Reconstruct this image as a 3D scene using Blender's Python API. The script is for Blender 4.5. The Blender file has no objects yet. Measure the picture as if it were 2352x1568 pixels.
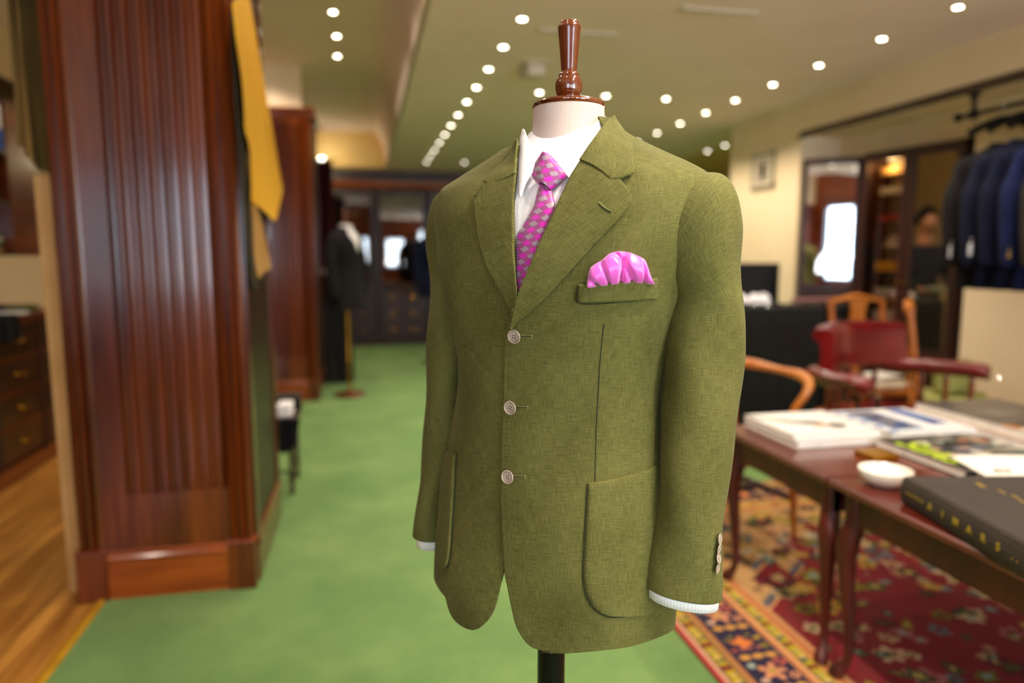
import bpy, bmesh, math, random
import numpy as np
from mathutils import Vector, Matrix
random.seed(7)
SC = bpy.context.scene
COL = SC.collection
S = 1.1            # everything below is laid out in units of 1.1 m; scaled to metres at the end
H = 1.28           # eye height
F = 1600.0         # focal length in pixels of the 2352 px wide frame
PITCH = math.atan(197 / F)
YAW = math.atan(340 / math.hypot(F, 197))

# ---------------------------------------------------------------- camera, world, lights, exposure
cam_d = bpy.data.cameras.new('camera'); cam = bpy.data.objects.new('camera', cam_d); COL.objects.link(cam)
cam.location = (0, 0, H * S); cam.rotation_euler = (math.pi / 2 - PITCH, 0, -YAW)
cam_d.sensor_width = 36; cam_d.lens = F / 2352 * 36; cam_d.clip_start = .05
cam_d.dof.use_dof = True; cam_d.dof.focus_distance = .91 * S; cam_d.dof.aperture_fstop = 1.6
SC.camera = cam
wd = bpy.data.worlds.new('daylight'); SC.world = wd; wd.use_nodes = True
wd.node_tree.nodes['Background'].inputs[0].default_value = (.80, .90, 1, 1)
wd.node_tree.nodes['Background'].inputs[1].default_value = 9
SC.view_settings.view_transform = 'Standard'; SC.view_settings.look = 'None'
SC.view_settings.gamma = 1; SC.view_settings.exposure = 0.24; SC.view_settings.use_curve_mapping = False
SC.cycles.use_denoising = True
SC.cycles.max_bounces = 7; SC.cycles.diffuse_bounces = 4; SC.cycles.glossy_bounces = 4
SC.cycles.sample_clamp_indirect = 6
LAMP_W = 19.0       # watts of one ceiling downlight
DAY_W = 30.0       # daylight per square metre of shop window
# shop windows in the wall behind the camera: x0, x1, z0, z1
REAR_Y = -3.0
WINDOWS = [(-2.22, -1.55, .8, 2.26), (-1.3, -.7, .8, 2.2), (-.2, .15, 1.0, 1.9), (.7, 1.3, .9, 1.85), (1.75, 3.1, .72, 2.15)]
for k_, (x0, x1, z0, z1) in enumerate(WINDOWS):
    l = bpy.data.lights.new('daylight', 'AREA'); l.shape = 'RECTANGLE'; l.size = (x1 - x0) * S; l.size_y = (z1 - z0) * S
    l.energy = DAY_W * (.5, .5, .8, 1.2, 1.9)[k_] * (x1 - x0) * (z1 - z0); l.color = (.96, .98, 1)
    o = bpy.data.objects.new('window_daylight', l); COL.objects.link(o)
    o.location = ((x0 + x1) / 2 * S, (REAR_Y - .16) * S, (z0 + z1) / 2 * S); o.rotation_euler = (math.pi / 2 + math.radians(38), 0, 0)

# ---------------------------------------------------------------- pixel <-> world measuring
fw = np.array([math.sin(YAW) * math.cos(PITCH), math.cos(YAW) * math.cos(PITCH), -math.sin(PITCH)])
rt = np.array([math.cos(YAW), -math.sin(YAW), 0.]); upv = np.cross(rt, fw)
fwh = np.array([math.sin(YAW), math.cos(YAW), 0.])
C0 = np.array([0, 0, H])
def ray(x, y): return fw * F + rt * (x - 1176) - upv * (y - 784)
def atz(x, y, z): d = ray(x, y); return C0 + (z - H) / d[2] * d
def atx(x, y, X): d = ray(x, y); return C0 + X / d[0] * d
def aty(x, y, Y): d = ray(x, y); return C0 + Y / d[1] * d
def atd(x, y, D): d = ray(x, y); return C0 + D / (d @ fwh) * d
def proj(P):
    q = np.asarray(P) - C0; d = q @ fw
    return np.stack([1176 + F * (q @ rt) / d, 784 - F * (q @ upv) / d], -1)

# ---------------------------------------------------------------- materials
def lin(h):
    h = h.lstrip('#'); c = [int(h[i:i + 2], 16) / 255 for i in (0, 2, 4)]
    return tuple(x / 12.92 if x <= .04045 else ((x + .055) / 1.055) ** 2.4 for x in c) + (1,)
def nt(name):
    m = bpy.data.materials.new(name); m.use_nodes = True; t = m.node_tree
    return m, t, t.nodes['Principled BSDF'], t.nodes, t.links
def setp(b, rough=.5, metal=0, coat=0, spec=.5, sheen=0, trans=0):
    b.inputs['Roughness'].default_value = rough; b.inputs['Metallic'].default_value = metal
    b.inputs['Coat Weight'].default_value = coat; b.inputs['Coat Roughness'].default_value = .12
    b.inputs['Specular IOR Level'].default_value = spec; b.inputs['Sheen Weight'].default_value = sheen
    b.inputs['Transmission Weight'].default_value = trans
def coords(N, L, scale=(1, 1, 1), kind='Object', rot=(0, 0, 0)):
    tc = N.new('ShaderNodeTexCoord'); mp = N.new('ShaderNodeMapping'); L.new(tc.outputs[kind], mp.inputs[0])
    mp.inputs['Scale'].default_value = scale; mp.inputs['Rotation'].default_value = rot
    return mp.outputs[0]
def noise(N, L, vec, scale, detail=3, rough=.5):
    n = N.new('ShaderNodeTexNoise'); L.new(vec, n.inputs['Vector']); n.inputs['Scale'].default_value = scale
    n.inputs['Detail'].default_value = detail; n.inputs['Roughness'].default_value = rough; return n.outputs['Fac']
def ramp(N, L, fac, stops):
    r = N.new('ShaderNodeValToRGB'); L.new(fac, r.inputs[0]); e = r.color_ramp.elements
    while len(e) < len(stops): e.new(.5)
    for k, (p, c) in enumerate(stops): e[k].position = p; e[k].color = lin(c) if isinstance(c, str) else c
    return r.outputs[0]
def bump(N, L, b, fac, strength=.3, dist=.002):
    n = N.new('ShaderNodeBump'); n.inputs['Strength'].default_value = strength; n.inputs['Distance'].default_value = dist
    L.new(fac, n.inputs['Height']); L.new(n.outputs[0], b.inputs['Normal'])
def plain(name, c, c2=None, rough=.5, scale=8, bumpk=0, stretch=(1, 1, 1), **k):
    m, t, b, N, L = nt(name); setp(b, rough, **k)
    v = coords(N, L, stretch); f = noise(N, L, v, scale)
    if c2 is None:
        r = [int(c.lstrip('#')[i:i + 2], 16) for i in (0, 2, 4)]; c2 = '%02x%02x%02x' % tuple(int(q * .9) for q in r)
    L.new(ramp(N, L, f, [(.35, c), (.7, c2)]), b.inputs['Base Color'])
    if bumpk: bump(N, L, b, noise(N, L, v, scale * 12), bumpk)
    return m
def wood(name, dark, mid, light, axis='Z', rough=.3, coat=.5, scale=9):
    m, t, b, N, L = nt(name); setp(b, rough, coat=coat)
    st = {'Z': (1, 1, .08), 'X': (.08, 1, 1), 'Y': (1, .08, 1)}[axis]
    v = coords(N, L, st); f = noise(N, L, v, scale, 6, .65); g = noise(N, L, v, scale * 6, 2)
    mx = N.new('ShaderNodeMath'); mx.operation = 'MULTIPLY_ADD'; L.new(g, mx.inputs[0]); mx.inputs[1].default_value = .3
    L.new(f, mx.inputs[2])
    L.new(ramp(N, L, mx.outputs[0], [(.42, dark), (.62, mid), (.85, light)]), b.inputs['Base Color'])
    bump(N, L, b, g, .08); return m
def emit(name, c, s):
    m, t, b, N, L = nt(name); b.inputs['Base Color'].default_value = (0, 0, 0, 1)
    b.inputs['Emission Color'].default_value = lin(c); b.inputs['Emission Strength'].default_value = s; return m
def painted_mat(name, rough=.5, bumpk=0, coat=0):
    m, t, b, N, L = nt(name); setp(b, rough, coat=coat)
    a = N.new('ShaderNodeAttribute'); a.attribute_name = 'print'; L.new(a.outputs['Color'], b.inputs['Base Color'])
    if bumpk: bump(N, L, b, noise(N, L, coords(N, L), 400, 2), bumpk, .004)
    return m
def glassy(name, tint='ffffff', refl=.12):
    m = bpy.data.materials.new(name); m.use_nodes = True; t = m.node_tree; N = t.nodes; L = t.links; N.clear()
    o = N.new('ShaderNodeOutputMaterial'); mx = N.new('ShaderNodeMixShader'); tr = N.new('ShaderNodeBsdfTransparent')
    g = N.new('ShaderNodeBsdfGlossy'); g.inputs['Roughness'].default_value = .02; tr.inputs[0].default_value = lin(tint)
    mx.inputs[0].default_value = refl; L.new(tr.outputs[0], mx.inputs[1]); L.new(g.outputs[0], mx.inputs[2])
    L.new(mx.outputs[0], o.inputs[0]); return m
M = {}
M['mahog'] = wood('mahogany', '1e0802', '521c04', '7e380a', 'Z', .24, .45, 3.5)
M['mahog_x'] = wood('mahogany_across', '4a1804', '8a3a0a', 'b45a12', 'X', .3, .3, 7)
M['mahog_y'] = wood('mahogany_along', '3a1406', '5e2408', '7d3910', 'Y', .3, .5, 7)
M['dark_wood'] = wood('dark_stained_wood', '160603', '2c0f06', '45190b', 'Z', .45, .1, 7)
M['dark_wood_y'] = wood('dark_stained_wood_along', '160603', '2c0f06', '45190b', 'Y', .35, .3, 7)
M['table'] = wood('polished_table_mahogany', '40130c', '5f2014', '782e1e', 'Y', .25, .4, 6)
M['table_leg'] = wood('table_leg_mahogany', '260804', '4a1208', '661e0c', 'Z', .45, .05, 6)
M['oak'] = wood('golden_oak', '8a420c', 'b8651a', 'd08434', 'Z', .35, .4, 8)
M['finial'] = wood('turned_walnut', '3a1404', '5e2809', '7d3c10', 'Z', .1, 1, 9)
M['white_paint'] = plain('ceiling_paint', 'f8dfd2', 'f2d8ca', .8, 2)
M['cream_paint'] = plain('cream_wall_paint', 'f3dcb6', 'eed4ac', .7, 2)
M['yellow_paint'] = plain('warm_wall_paint', 'efc98a', 'e6bd7a', .7, 2)
M['brass'] = plain('brass', 'c9962a', 'a87416', .3, 30, metal=1)
M['brass_strip'] = plain('brass_strip', 'd09a20', 'b8861a', .45, 12, metal=.25)
M['gold'] = plain('gold_foil', 'e0b84a', 'c79a30', .35, 30, metal=.6)
M['chrome'] = plain('chrome', 'd8d8d8', 'b8b8b8', .15, 30, metal=1)
M['black_metal'] = plain('blackened_metal', '141110', '0c0a0a', .35, 20, metal=.6)
M['black_cloth'] = plain('black_cloth', '100f0f', '0a0909', .9, 20, .2)
M['white_cotton'] = plain('white_cotton', 'f6f2f2', 'ece6e8', .75, 20, .1)
M['paper'] = plain('white_paper', 'f4f0e6', 'e8e2d8', .7, 20)
M['ceramic'] = plain('white_ceramic', 'f4efe4', 'ece6da', .25, 10, coat=.5)
M['lamp_glow'] = emit('lamp_glow', 'fff3dc', 22)
M['plastic'] = plain('cream_plastic', 'd8c8b0', 'cfbfa6', .5, 10)
M['dim_mirror'] = plain('smoked_mirror', 'b8ac98', 'b0a492', .05, 10, metal=1)
M['mirror'] = plain('mirror_silver', 'f0f0f0', 'e8e8e8', .02, 10, metal=1)
M['glass'] = glassy('window_glass', 'f4faff', .08)
M['cab_glass'] = glassy('cabinet_glass', 'e0d8cc', .16)
M['red_leather'] = plain('oxblood_leather', '7a0f16', '560a10', .25, 6, .05, coat=.4)
M['yellow_card'] = plain('yellow_pattern_card', 'ffc02c', 'f8b424', .7, 4)
M['tan_card'] = plain('tan_pattern_card', 'c6975a', 'b98848', .7, 4)
M['dark_card'] = plain('dark_olive_cloth', '33280f', '20180a', .8, 6)
def carpet():
    m, t, b, N, L = nt('green_carpet'); setp(b, .95, spec=.15, sheen=.1)
    v = coords(N, L); f = noise(N, L, v, 2.2, 6, .65)
    L.new(ramp(N, L, f, [(.3, '5f8247'), (.5, '6c8d4f'), (.7, '7c9a58')]), b.inputs['Base Color'])
    bump(N, L, b, noise(N, L, v, 300, 2), .5, .004); return m
M['carpet'] = carpet()
def floorboards():
    m, t, b, N, L = nt('oak_floor'); setp(b, .35, coat=.15)
    v = coords(N, L, (1, 1, 1)); br = N.new('ShaderNodeTexBrick'); mp = coords(N, L, (1, 1, 1), rot=(0, 0, math.pi / 2))
    L.new(mp, br.inputs['Vector']); br.inputs['Scale'].default_value = 1; br.inputs['Brick Width'].default_value = 1.1
    br.inputs['Row Height'].default_value = .075; br.inputs['Mortar Size'].default_value = .0015
    br.inputs['Color1'].default_value = lin('dc9c44'); br.inputs['Color2'].default_value = lin('bf7f2e'); br.inputs['Mortar'].default_value = lin('7a4a18')
    f = noise(N, L, coords(N, L, (1, .07, 1)), 30, 5)
    mx = N.new('ShaderNodeMix'); mx.data_type = 'RGBA'; mx.blend_type = 'MULTIPLY'; mx.inputs[0].default_value = .7
    L.new(br.outputs['Color'], mx.inputs[6]); L.new(ramp(N, L, f, [(.3, '8a6a4a'), (.65, 'ffffff')]), mx.inputs[7])
    L.new(mx.outputs[2], b.inputs['Base Color']); return m
M['boards'] = floorboards()
def weave(name, lo, mid, hi, period=.0021, rough=.85):
    """hopsack weave on the UV map (metres)"""
    m, t, b, N, L = nt(name); setp(b, rough, spec=.25, sheen=.04)
    b.inputs['Sheen Roughness'].default_value = .4
    uv = coords(N, L, (1, 1, 1), 'UV')
    sp = N.new('ShaderNodeSeparateXYZ'); L.new(uv, sp.inputs[0])
    def mth(op, a, b_=None):
        n = N.new('ShaderNodeMath'); n.operation = op
        for i, q in enumerate((a, b_)):
            if q is None: continue
            if isinstance(q, (int, float)): n.inputs[i].default_value = q
            else: L.new(q, n.inputs[i])
        return n.outputs[0]
    k = 2 * math.pi / period
    sx = mth('SINE', mth('MULTIPLY', sp.outputs[0], k)); sy = mth('SINE', mth('MULTIPLY', sp.outputs[1], k))
    w = mth('MULTIPLY', sx, sy)
    slub = noise(N, L, coords(N, L, (1100, 60, 1), 'UV'), 1, 2); slub2 = noise(N, L, coords(N, L, (60, 1100, 1), 'UV'), 1, 2)
    big = noise(N, L, coords(N, L, (14, 10, 1), 'UV'), 1, 3)
    f = mth('ADD', mth('MULTIPLY', w, .36), mth('ADD', mth('MULTIPLY', slub, .5), mth('MULTIPLY', slub2, .5)))
    f = mth('ADD', f, mth('MULTIPLY', mth('SUBTRACT', big, .5), .35))
    L.new(ramp(N, L, f, [(.2, lo), (.55, mid), (.9, hi)]), b.inputs['Base Color'])
    bump(N, L, b, f, .35, .0006); return m
M['green'] = weave('olive_hopsack', '36360f', '5e5c28', '8c8850')
M['seam'] = plain('dark_green_seam', '2c3212', '24290e', .9, 40)
M['thread'] = plain('buttonhole_thread', '8c8c48', '6c6c34', .8, 40)
def shirting():
    m, t, b, N, L = nt('white_striped_shirting'); setp(b, .7, spec=.3)
    w = N.new('ShaderNodeTexWave'); L.new(coords(N, L, (1, 1, 1), 'UV'), w.inputs[0]); w.inputs['Scale'].default_value = 60
    L.new(ramp(N, L, w.outputs['Fac'], [(.2, 'f3eef0'), (.6, 'fbf9f8')]), b.inputs['Base Color']); return m
M['shirt'] = shirting()
def linen():
    m, t, b, N, L = nt('mannequin_linen'); setp(b, .8, spec=.2)
    w = N.new('ShaderNodeTexWave'); L.new(coords(N, L, (1, 1, 1), 'UV'), w.inputs[0]); w.inputs['Scale'].default_value = 110
    w2 = N.new('ShaderNodeTexWave'); w2.bands_direction = 'Y'; L.new(coords(N, L, (1, 1, 1), 'UV'), w2.inputs[0]); w2.inputs['Scale'].default_value = 110
    mx = N.new('ShaderNodeMath'); mx.operation = 'ADD'; L.new(w.outputs['Fac'], mx.inputs[0]); L.new(w2.outputs['Fac'], mx.inputs[1])
    L.new(ramp(N, L, mx.outputs[0], [(.3, 'bba79b'), (.9, 'd2bfb4')]), b.inputs['Base Color']); return m
M['linen'] = linen()
def tie_mat():
    m, t, b, N, L = nt('magenta_checked_silk'); setp(b, .38, spec=.6, sheen=.3)
    sp = N.new('ShaderNodeSeparateXYZ'); L.new(coords(N, L, (1, 1, 1), 'UV', (0, 0, math.radians(50))), sp.inputs[0])
    def mth(op, a, b_=None):
        n = N.new('ShaderNodeMath'); n.operation = op
        for i, q in enumerate((a, b_)):
            if q is None: continue
            if isinstance(q, (int, float)): n.inputs[i].default_value = q
            else: L.new(q, n.inputs[i])
        return n.outputs[0]
    c = 1 / .0056
    i = mth('FLOOR', mth('MULTIPLY', sp.outputs[0], c)); j = mth('FLOOR', mth('MULTIPLY', sp.outputs[1], c))
    odd = mth('FLOORED_MODULO', mth('ADD', i, j), 2); io = mth('FLOORED_MODULO', i, 2)
    a = N.new('ShaderNodeMix'); a.data_type = 'RGBA'; L.new(io, a.inputs[0]); a.inputs[6].default_value = lin('d312b4'); a.inputs[7].default_value = lin('a08a9c')
    q = N.new('ShaderNodeMix'); q.data_type = 'RGBA'; L.new(odd, q.inputs[0]); q.inputs[6].default_value = lin('98407e')
    L.new(a.outputs[2], q.inputs[7]); L.new(q.outputs[2], b.inputs['Base Color'])
    w = N.new('ShaderNodeTexWave'); L.new(coords(N, L, (1, 1, 1), 'UV'), w.inputs[0]); w.inputs['Scale'].default_value = 500
    bump(N, L, b, w.outputs['Fac'], .15, .0004); return m
M['tie'] = tie_mat()
M['silk'] = plain('pink_satin', 'ee5cd0', 'e84cc6', .32, 5, spec=1, sheen=.7)
M['button'] = plain('grey_horn', '6e635c', '564c45', .45, 60, spec=.3)
M['button_rim'] = plain('pale_horn', 'bca998', '9c8a7a', .35, 60, spec=.4)
M['hole'] = plain('button_thread', '2a1a12', '1c100c', .8, 60)

# ---------------------------------------------------------------- mesh building
class B:
    def __init__(s): s.v = []; s.f = []; s.uv = None
    def add(s, vs, fs):
        k = len(s.v); s.v += [tuple(map(float, p)) for p in vs]; s.f += [tuple(i + k for i in f) for f in fs]; return s
    def box(s, x0, x1, y0, y1, z0, z1):
        return s.add([(x, y, z) for z in (z0, z1) for y in (y0, y1) for x in (x0, x1)],
                     [(0, 2, 3, 1), (4, 5, 7, 6), (0, 1, 5, 4), (2, 6, 7, 3), (0, 4, 6, 2), (1, 3, 7, 5)])
    def lathe(s, prof, c=(0, 0, 0), seg=24, axis='z'):
        vs = []; fs = []
        for (r, h) in prof:
            for k in range(seg):
                a = 2 * math.pi * k / seg; p = (r * math.cos(a), r * math.sin(a), h)
                if axis == 'x': p = (p[2], p[0], p[1])
                if axis == 'y': p = (p[1], p[2], p[0])
                vs.append((p[0] + c[0], p[1] + c[1], p[2] + c[2]))
        n = len(prof)
        for i in range(n - 1):
            for k in range(seg):
                fs.append((i * seg + k, i * seg + (k + 1) % seg, (i + 1) * seg + (k + 1) % seg, (i + 1) * seg + k))
        fs.append(tuple(range(seg))[::-1]); fs.append(tuple((n - 1) * seg + k for k in range(seg)))
        return s.add(vs, fs)
    def tube(s, pts, r, seg=10, flat=1.0, upref=(0, 0, 1)):
        P = [np.array(p, float) for p in pts]; n = len(P); R = r if hasattr(r, '__len__') else [r] * n
        vs = []; fs = []; u = np.array(upref, float); md_ = P[-1] - P[0]
        if abs(md_ @ u) > .8 * np.linalg.norm(md_): u = np.array([0, 1., 0])
        for i in range(n):
            t = P[min(i + 1, n - 1)] - P[max(i - 1, 0)]; t = t / (np.linalg.norm(t) + 1e-9)
            a = np.cross(t, u)
            if np.linalg.norm(a) < 1e-3: a = np.cross(t, np.array([1., 0, 0]))
            a /= np.linalg.norm(a); b = np.cross(a, t)
            for k in range(seg):
                w = 2 * math.pi * k / seg; vs.append(P[i] + R[i] * (a * math.cos(w) + b * math.sin(w) * flat))
        for i in range(n - 1):
            for k in range(seg):
                fs.append((i * seg + k, i * seg + (k + 1) % seg, (i + 1) * seg + (k + 1) % seg, (i + 1) * seg + k))
        fs.append(tuple(range(seg))[::-1]); fs.append(tuple((n - 1) * seg + k for k in range(seg)))
        return s.add(vs, fs)
    def prism(s, poly, h0, h1, axis='z'):
        n = len(poly)
        def mk(p, h): return {'z': (p[0], p[1], h), 'x': (h, p[0], p[1]), 'y': (p[0], h, p[1])}[axis]
        vs = [mk(p, h0) for p in poly] + [mk(p, h1) for p in poly]
        fs = [tuple(range(n))[::-1], tuple(range(n, 2 * n))] + [(i, (i + 1) % n, n + (i + 1) % n, n + i) for i in range(n)]
        return s.add(vs, fs)
    def grid(s, G, flip=False, closeu=False, uv=None):
        """G: (n,m,3)"""
        n, m = G.shape[:2]; fs = []; mm = m if closeu else m - 1
        for i in range(n - 1):
            for j in range(mm):
                q = (i * m + j, i * m + (j + 1) % m, (i + 1) * m + (j + 1) % m, (i + 1) * m + j)
                fs.append(q[::-1] if flip else q)
        if uv is not None: s.uv = (s.uv or []) + [tuple(p) for p in uv.reshape(-1, 2)]
        return s.add(G.reshape(-1, 3), fs)
    def build(s, name, mat, parent=None, smooth=False, bevel=0, solid=0, sub=0, col=None, loc=None, auto=True):
        me = bpy.data.meshes.new(name); me.from_pydata(s.v, [], s.f)
        if col is not None:
            at = me.color_attributes.new('print', 'FLOAT_COLOR', 'POINT')
            at.data.foreach_set('color', np.asarray(col, np.float32).reshape(-1))
        if s.uv and len(s.uv) == len(s.v):
            ul = me.uv_layers.new(name='uv'); li = np.zeros(len(me.loops), np.int32); me.loops.foreach_get('vertex_index', li)
            ul.data.foreach_set('uv', np.asarray(s.uv, np.float32)[li].reshape(-1))
        if smooth == False or auto:
            bm = bmesh.new(); bm.from_mesh(me); bmesh.ops.recalc_face_normals(bm, faces=bm.faces) if not s.uv else None; bm.to_mesh(me); bm.free()
        if smooth:
            me.polygons.foreach_set('use_smooth', [True] * len(me.polygons))
            if smooth != 'all': me.set_sharp_from_angle(angle=math.radians(40))
        me.materials.append(M[mat] if isinstance(mat, str) else mat)
        o = bpy.data.objects.new(name, me); COL.objects.link(o)
        if parent: o.parent = parent
        if loc is not None: o.location = loc
        if bevel:
            md = o.modifiers.new('bevel', 'BEVEL'); md.width = bevel; md.segments = 2; md.limit_method = 'ANGLE'
        if solid:
            md = o.modifiers.new('solid', 'SOLIDIFY'); md.thickness = solid; md.offset = -1
        if sub:
            md = o.modifiers.new('sub', 'SUBSURF'); md.levels = md.render_levels = sub
        return o
def tag(o, label=None, cat=None, group=None, kind=None):
    if label: o['label'] = label
    if cat: o['category'] = cat
    if group: o['group'] = group
    if kind: o['kind'] = kind
    return o
def thing(name, label, cat, loc=(0, 0, 0), rz=0, group=None):
    o = bpy.data.objects.new(name, None); COL.objects.link(o); o.location = loc; o.rotation_euler = (0, 0, rz)
    o.empty_display_size = .1
    return tag(o, label, cat, group)
def copy_tree(o, parent=None):
    c = o.copy(); COL.objects.link(c)
    if parent: c.parent = parent
    for ch in list(o.children): copy_tree(ch, c)
    return c
def struct(name, b, mat, parent=None, **k): return tag(b.build(name, mat, parent, **k), kind='structure' if parent is None else None)
def resample(pts, n):
    P = np.array(pts, float); d = np.r_[0, np.cumsum(np.linalg.norm(np.diff(P, axis=0), axis=1))]
    t = np.linspace(0, d[-1], n); return np.stack([np.interp(t, d, P[:, k]) for k in range(P.shape[1])], -1)
def smooth_curve(pts, n):
    """Catmull-Rom through the points, n samples"""
    P = np.array(pts, float); P = np.vstack([2 * P[0] - P[1], P, 2 * P[-1] - P[-2]]); out = []
    for i in range(1, len(P) - 2):
        for t in np.linspace(0, 1, 12, endpoint=False):
            a, b, c, d = P[i - 1], P[i], P[i + 1], P[i + 2]
            out.append(.5 * ((2 * b) + (-a + c) * t + (2 * a - 5 * b + 4 * c - d) * t * t + (-a + 3 * b - 3 * c + d) * t ** 3))
    out.append(P[-2]); return resample(out, n)
def painted_box(name, w, d, h, fn, parent=None, mat=None, nx=60, ny=80, edge=(.9, .88, .84), loc=None, inset=0):
    """a slab w x d x h whose top carries a printed design fn(u,v)->rgb arrays"""
    xs = np.linspace(0, w, nx); ys = np.linspace(0, d, ny); X, Y = np.meshgrid(xs, ys)
    G = np.stack([X, Y, np.full_like(X, h)], -1); b = B(); b.grid(G)
    rgb = fn(X / w, Y / d); col = np.ones((nx * ny + 8, 4)); col[:nx * ny, :3] = np.asarray(rgb).reshape(-1, 3)
    k = len(b.v); b.add([(0, 0, 0), (w, 0, 0), (w, d, 0), (0, d, 0), (0, 0, h), (w, 0, h), (w, d, h), (0, d, h)],
                        [(0, 3, 2, 1), (0, 1, 5, 4), (1, 2, 6, 5), (2, 3, 7, 6), (3, 0, 4, 7)])
    col[nx * ny:, :3] = edge
    return b.build(name, mat or M['print'], parent, col=col, loc=loc)
M['print'] = painted_mat('printed_cover', .35, coat=.3)
def L3(h): return np.array(lin(h)[:3])

class RingSurf:
    """surface lofted through elliptical rings: centre c, axes e1, back e2p, front e2n, exponent n"""
    def __init__(s, rings, mat4=None):
        s.A = np.array([np.concatenate([r[0], r[1], r[2], r[3], [r[4]]]) for r in rings], float); s.n = len(rings)
        s.disp = None; s.M = np.eye(4) if mat4 is None else mat4
    def par(s, b):
        b = np.clip(b, 0, s.n - 1 - 1e-6); i = b.astype(int); t = (b - i)[..., None]
        g = lambda k: s.A[np.clip(k, 0, s.n - 1)]
        p0, p1, p2, p3 = g(i - 1), g(i), g(i + 1), g(i + 2)
        m1 = (p2 - p0) / 2; m2 = (p3 - p1) / 2
        t2, t3 = t * t, t ** 3
        return (2 * t3 - 3 * t2 + 1) * p1 + (t3 - 2 * t2 + t) * m1 + (-2 * t3 + 3 * t2) * p2 + (t3 - t2) * m2
    def raw(s, a, b):
        q = s.par(b); th = np.radians(a); c, sn = np.cos(th), np.sin(th); e = 2 / q[..., 12]
        cc = np.sign(c) * np.abs(c) ** e; ss = np.sign(sn) * np.abs(sn) ** e
        e2 = np.where(ss[..., None] > 0, q[..., 6:9], -q[..., 9:12])
        return q[..., :3] + q[..., 3:6] * cc[..., None] + e2 * np.abs(ss)[..., None]
    def nrm(s, a, b):
        h = .6; hb = .02
        da = s.raw(a + h, b) - s.raw(a - h, b); db = s.raw(a, np.clip(b + hb, 0, s.n - 1)) - s.raw(a, np.clip(b - hb, 0, s.n - 1))
        n = np.cross(da, db); n /= np.linalg.norm(n, axis=-1, keepdims=True) + 1e-12
        o = s.raw(a, b) - s.par(b)[..., :3]; sg = np.sign((n * o).sum(-1, keepdims=True)); sg[sg == 0] = 1
        return n * sg
    def pt(s, a, b, off=0):
        a = np.asarray(a, float); b = np.asarray(b, float); P = s.raw(a, b); N_ = s.nrm(a, b)
        o = np.asarray(off, float) * np.ones_like(a)
        if s.disp is not None: o = o + s.disp(a, b, P)
        return P + N_ * o[..., None]
    def world(s, P): return P @ s.M[:3, :3].T + s.M[:3, 3]
    def prep(s, a0=-200, a1=20):
        s.ga, s.gb = np.meshgrid(np.linspace(a0, a1, 330), np.linspace(0, s.n - 1, 50 * (s.n - 1) // 2 + 30))
        P = s.world(s.pt(s.ga, s.gb)); s.gp = proj(P); N_ = s.nrm(s.ga, s.gb) @ s.M[:3, :3].T
        s.front = ((P - C0) * N_).sum(-1) < 0; s.gd = (P - C0) @ fw
    def inv(s, pts):
        out = []
        for (x, y) in pts:
            d = (s.gp[..., 0] - x) ** 2 + (s.gp[..., 1] - y) ** 2 + np.where(s.front, 0, 1e6)
            k = np.unravel_index(d.argmin(), d.shape); a, b = s.ga[k], s.gb[k]
            for _ in range(4):
                A1 = np.array([a, a + .3, a]); B1 = np.array([b, b, b + .01]); q = proj(s.world(s.pt(A1, B1)))
                J = np.stack([(q[1] - q[0]) / .3, (q[2] - q[0]) / .01], 1)
                if abs(np.linalg.det(J)) < 1e-3: break
                st = np.linalg.solve(J, np.array([x, y]) - q[0]); st = np.clip(st, [-2, -.1], [2, .1])
                a += st[0]; b = min(max(b + st[1], 0), s.n - 1.001)
            out.append((a, b))
        return np.array(out)
def orient_grid(b, G, S_, a, bb, uv):
    n, m = G.shape[:2]; i, j = n // 2, m // 2; i = min(i, n - 2); j = min(j, m - 2)
    nn = np.cross(G[i, j + 1] - G[i, j], G[i + 1, j] - G[i, j]); ref = S_.nrm(np.array([a[i, j]]), np.array([bb[i, j]]))[0]
    b.grid(G, flip=(nn @ ref) < 0, uv=uv)
def ribbon(S_, Apx, Bpx, name, mat, parent, n=40, m=16, off=lambda t, s: .003 + 0 * t, thick=.003, params=False, sub=0, uvrot=0, **kw):
    if params: A = resample(Apx, n); Bp = resample(Bpx, n)
    else: A = S_.inv(smooth_curve(Apx, n)); Bp = S_.inv(smooth_curve(Bpx, n))
    t = np.linspace(0, 1, m)[None, :]; sgrid = np.linspace(0, 1, n)[:, None] + 0 * t; t = t + 0 * sgrid
    a = A[:, None, 0] * (1 - t) + Bp[:, None, 0] * t; b = A[:, None, 1] * (1 - t) + Bp[:, None, 1] * t
    G = S_.pt(a, b, off(t, sgrid)); r = math.radians(uvrot); u = a * .0026; v = G[..., 2]
    uv = np.stack([u * math.cos(r) - v * math.sin(r), u * math.sin(r) + v * math.cos(r)], -1)
    bb = B(); orient_grid(bb, G, S_, a, b, uv)
    return bb.build(name, mat, parent, smooth='all', solid=thick, sub=sub, auto=False, **kw)
# ================================================================= the room
XR = 3.315; ZC = 2.45; ZU = 2.88; XE = .33; YF = 10.55; XL = -2.45
struct('floor', B().box(-.99, 6.2, REAR_Y, YF, -.05, 0), 'carpet')
struct('floor', B().box(XL, -.99, REAR_Y, YF, -.05, -.004), 'boards')
tag(B().prism([(-1.006, -.002), (-1.002, .008), (-.99, .012), (-.978, .008), (-.974, .0)], -2.9, 2.72, 'y').build('threshold_strip', 'brass_strip'),
    'brass threshold strip between the oak floor and green carpet', 'trim')
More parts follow.
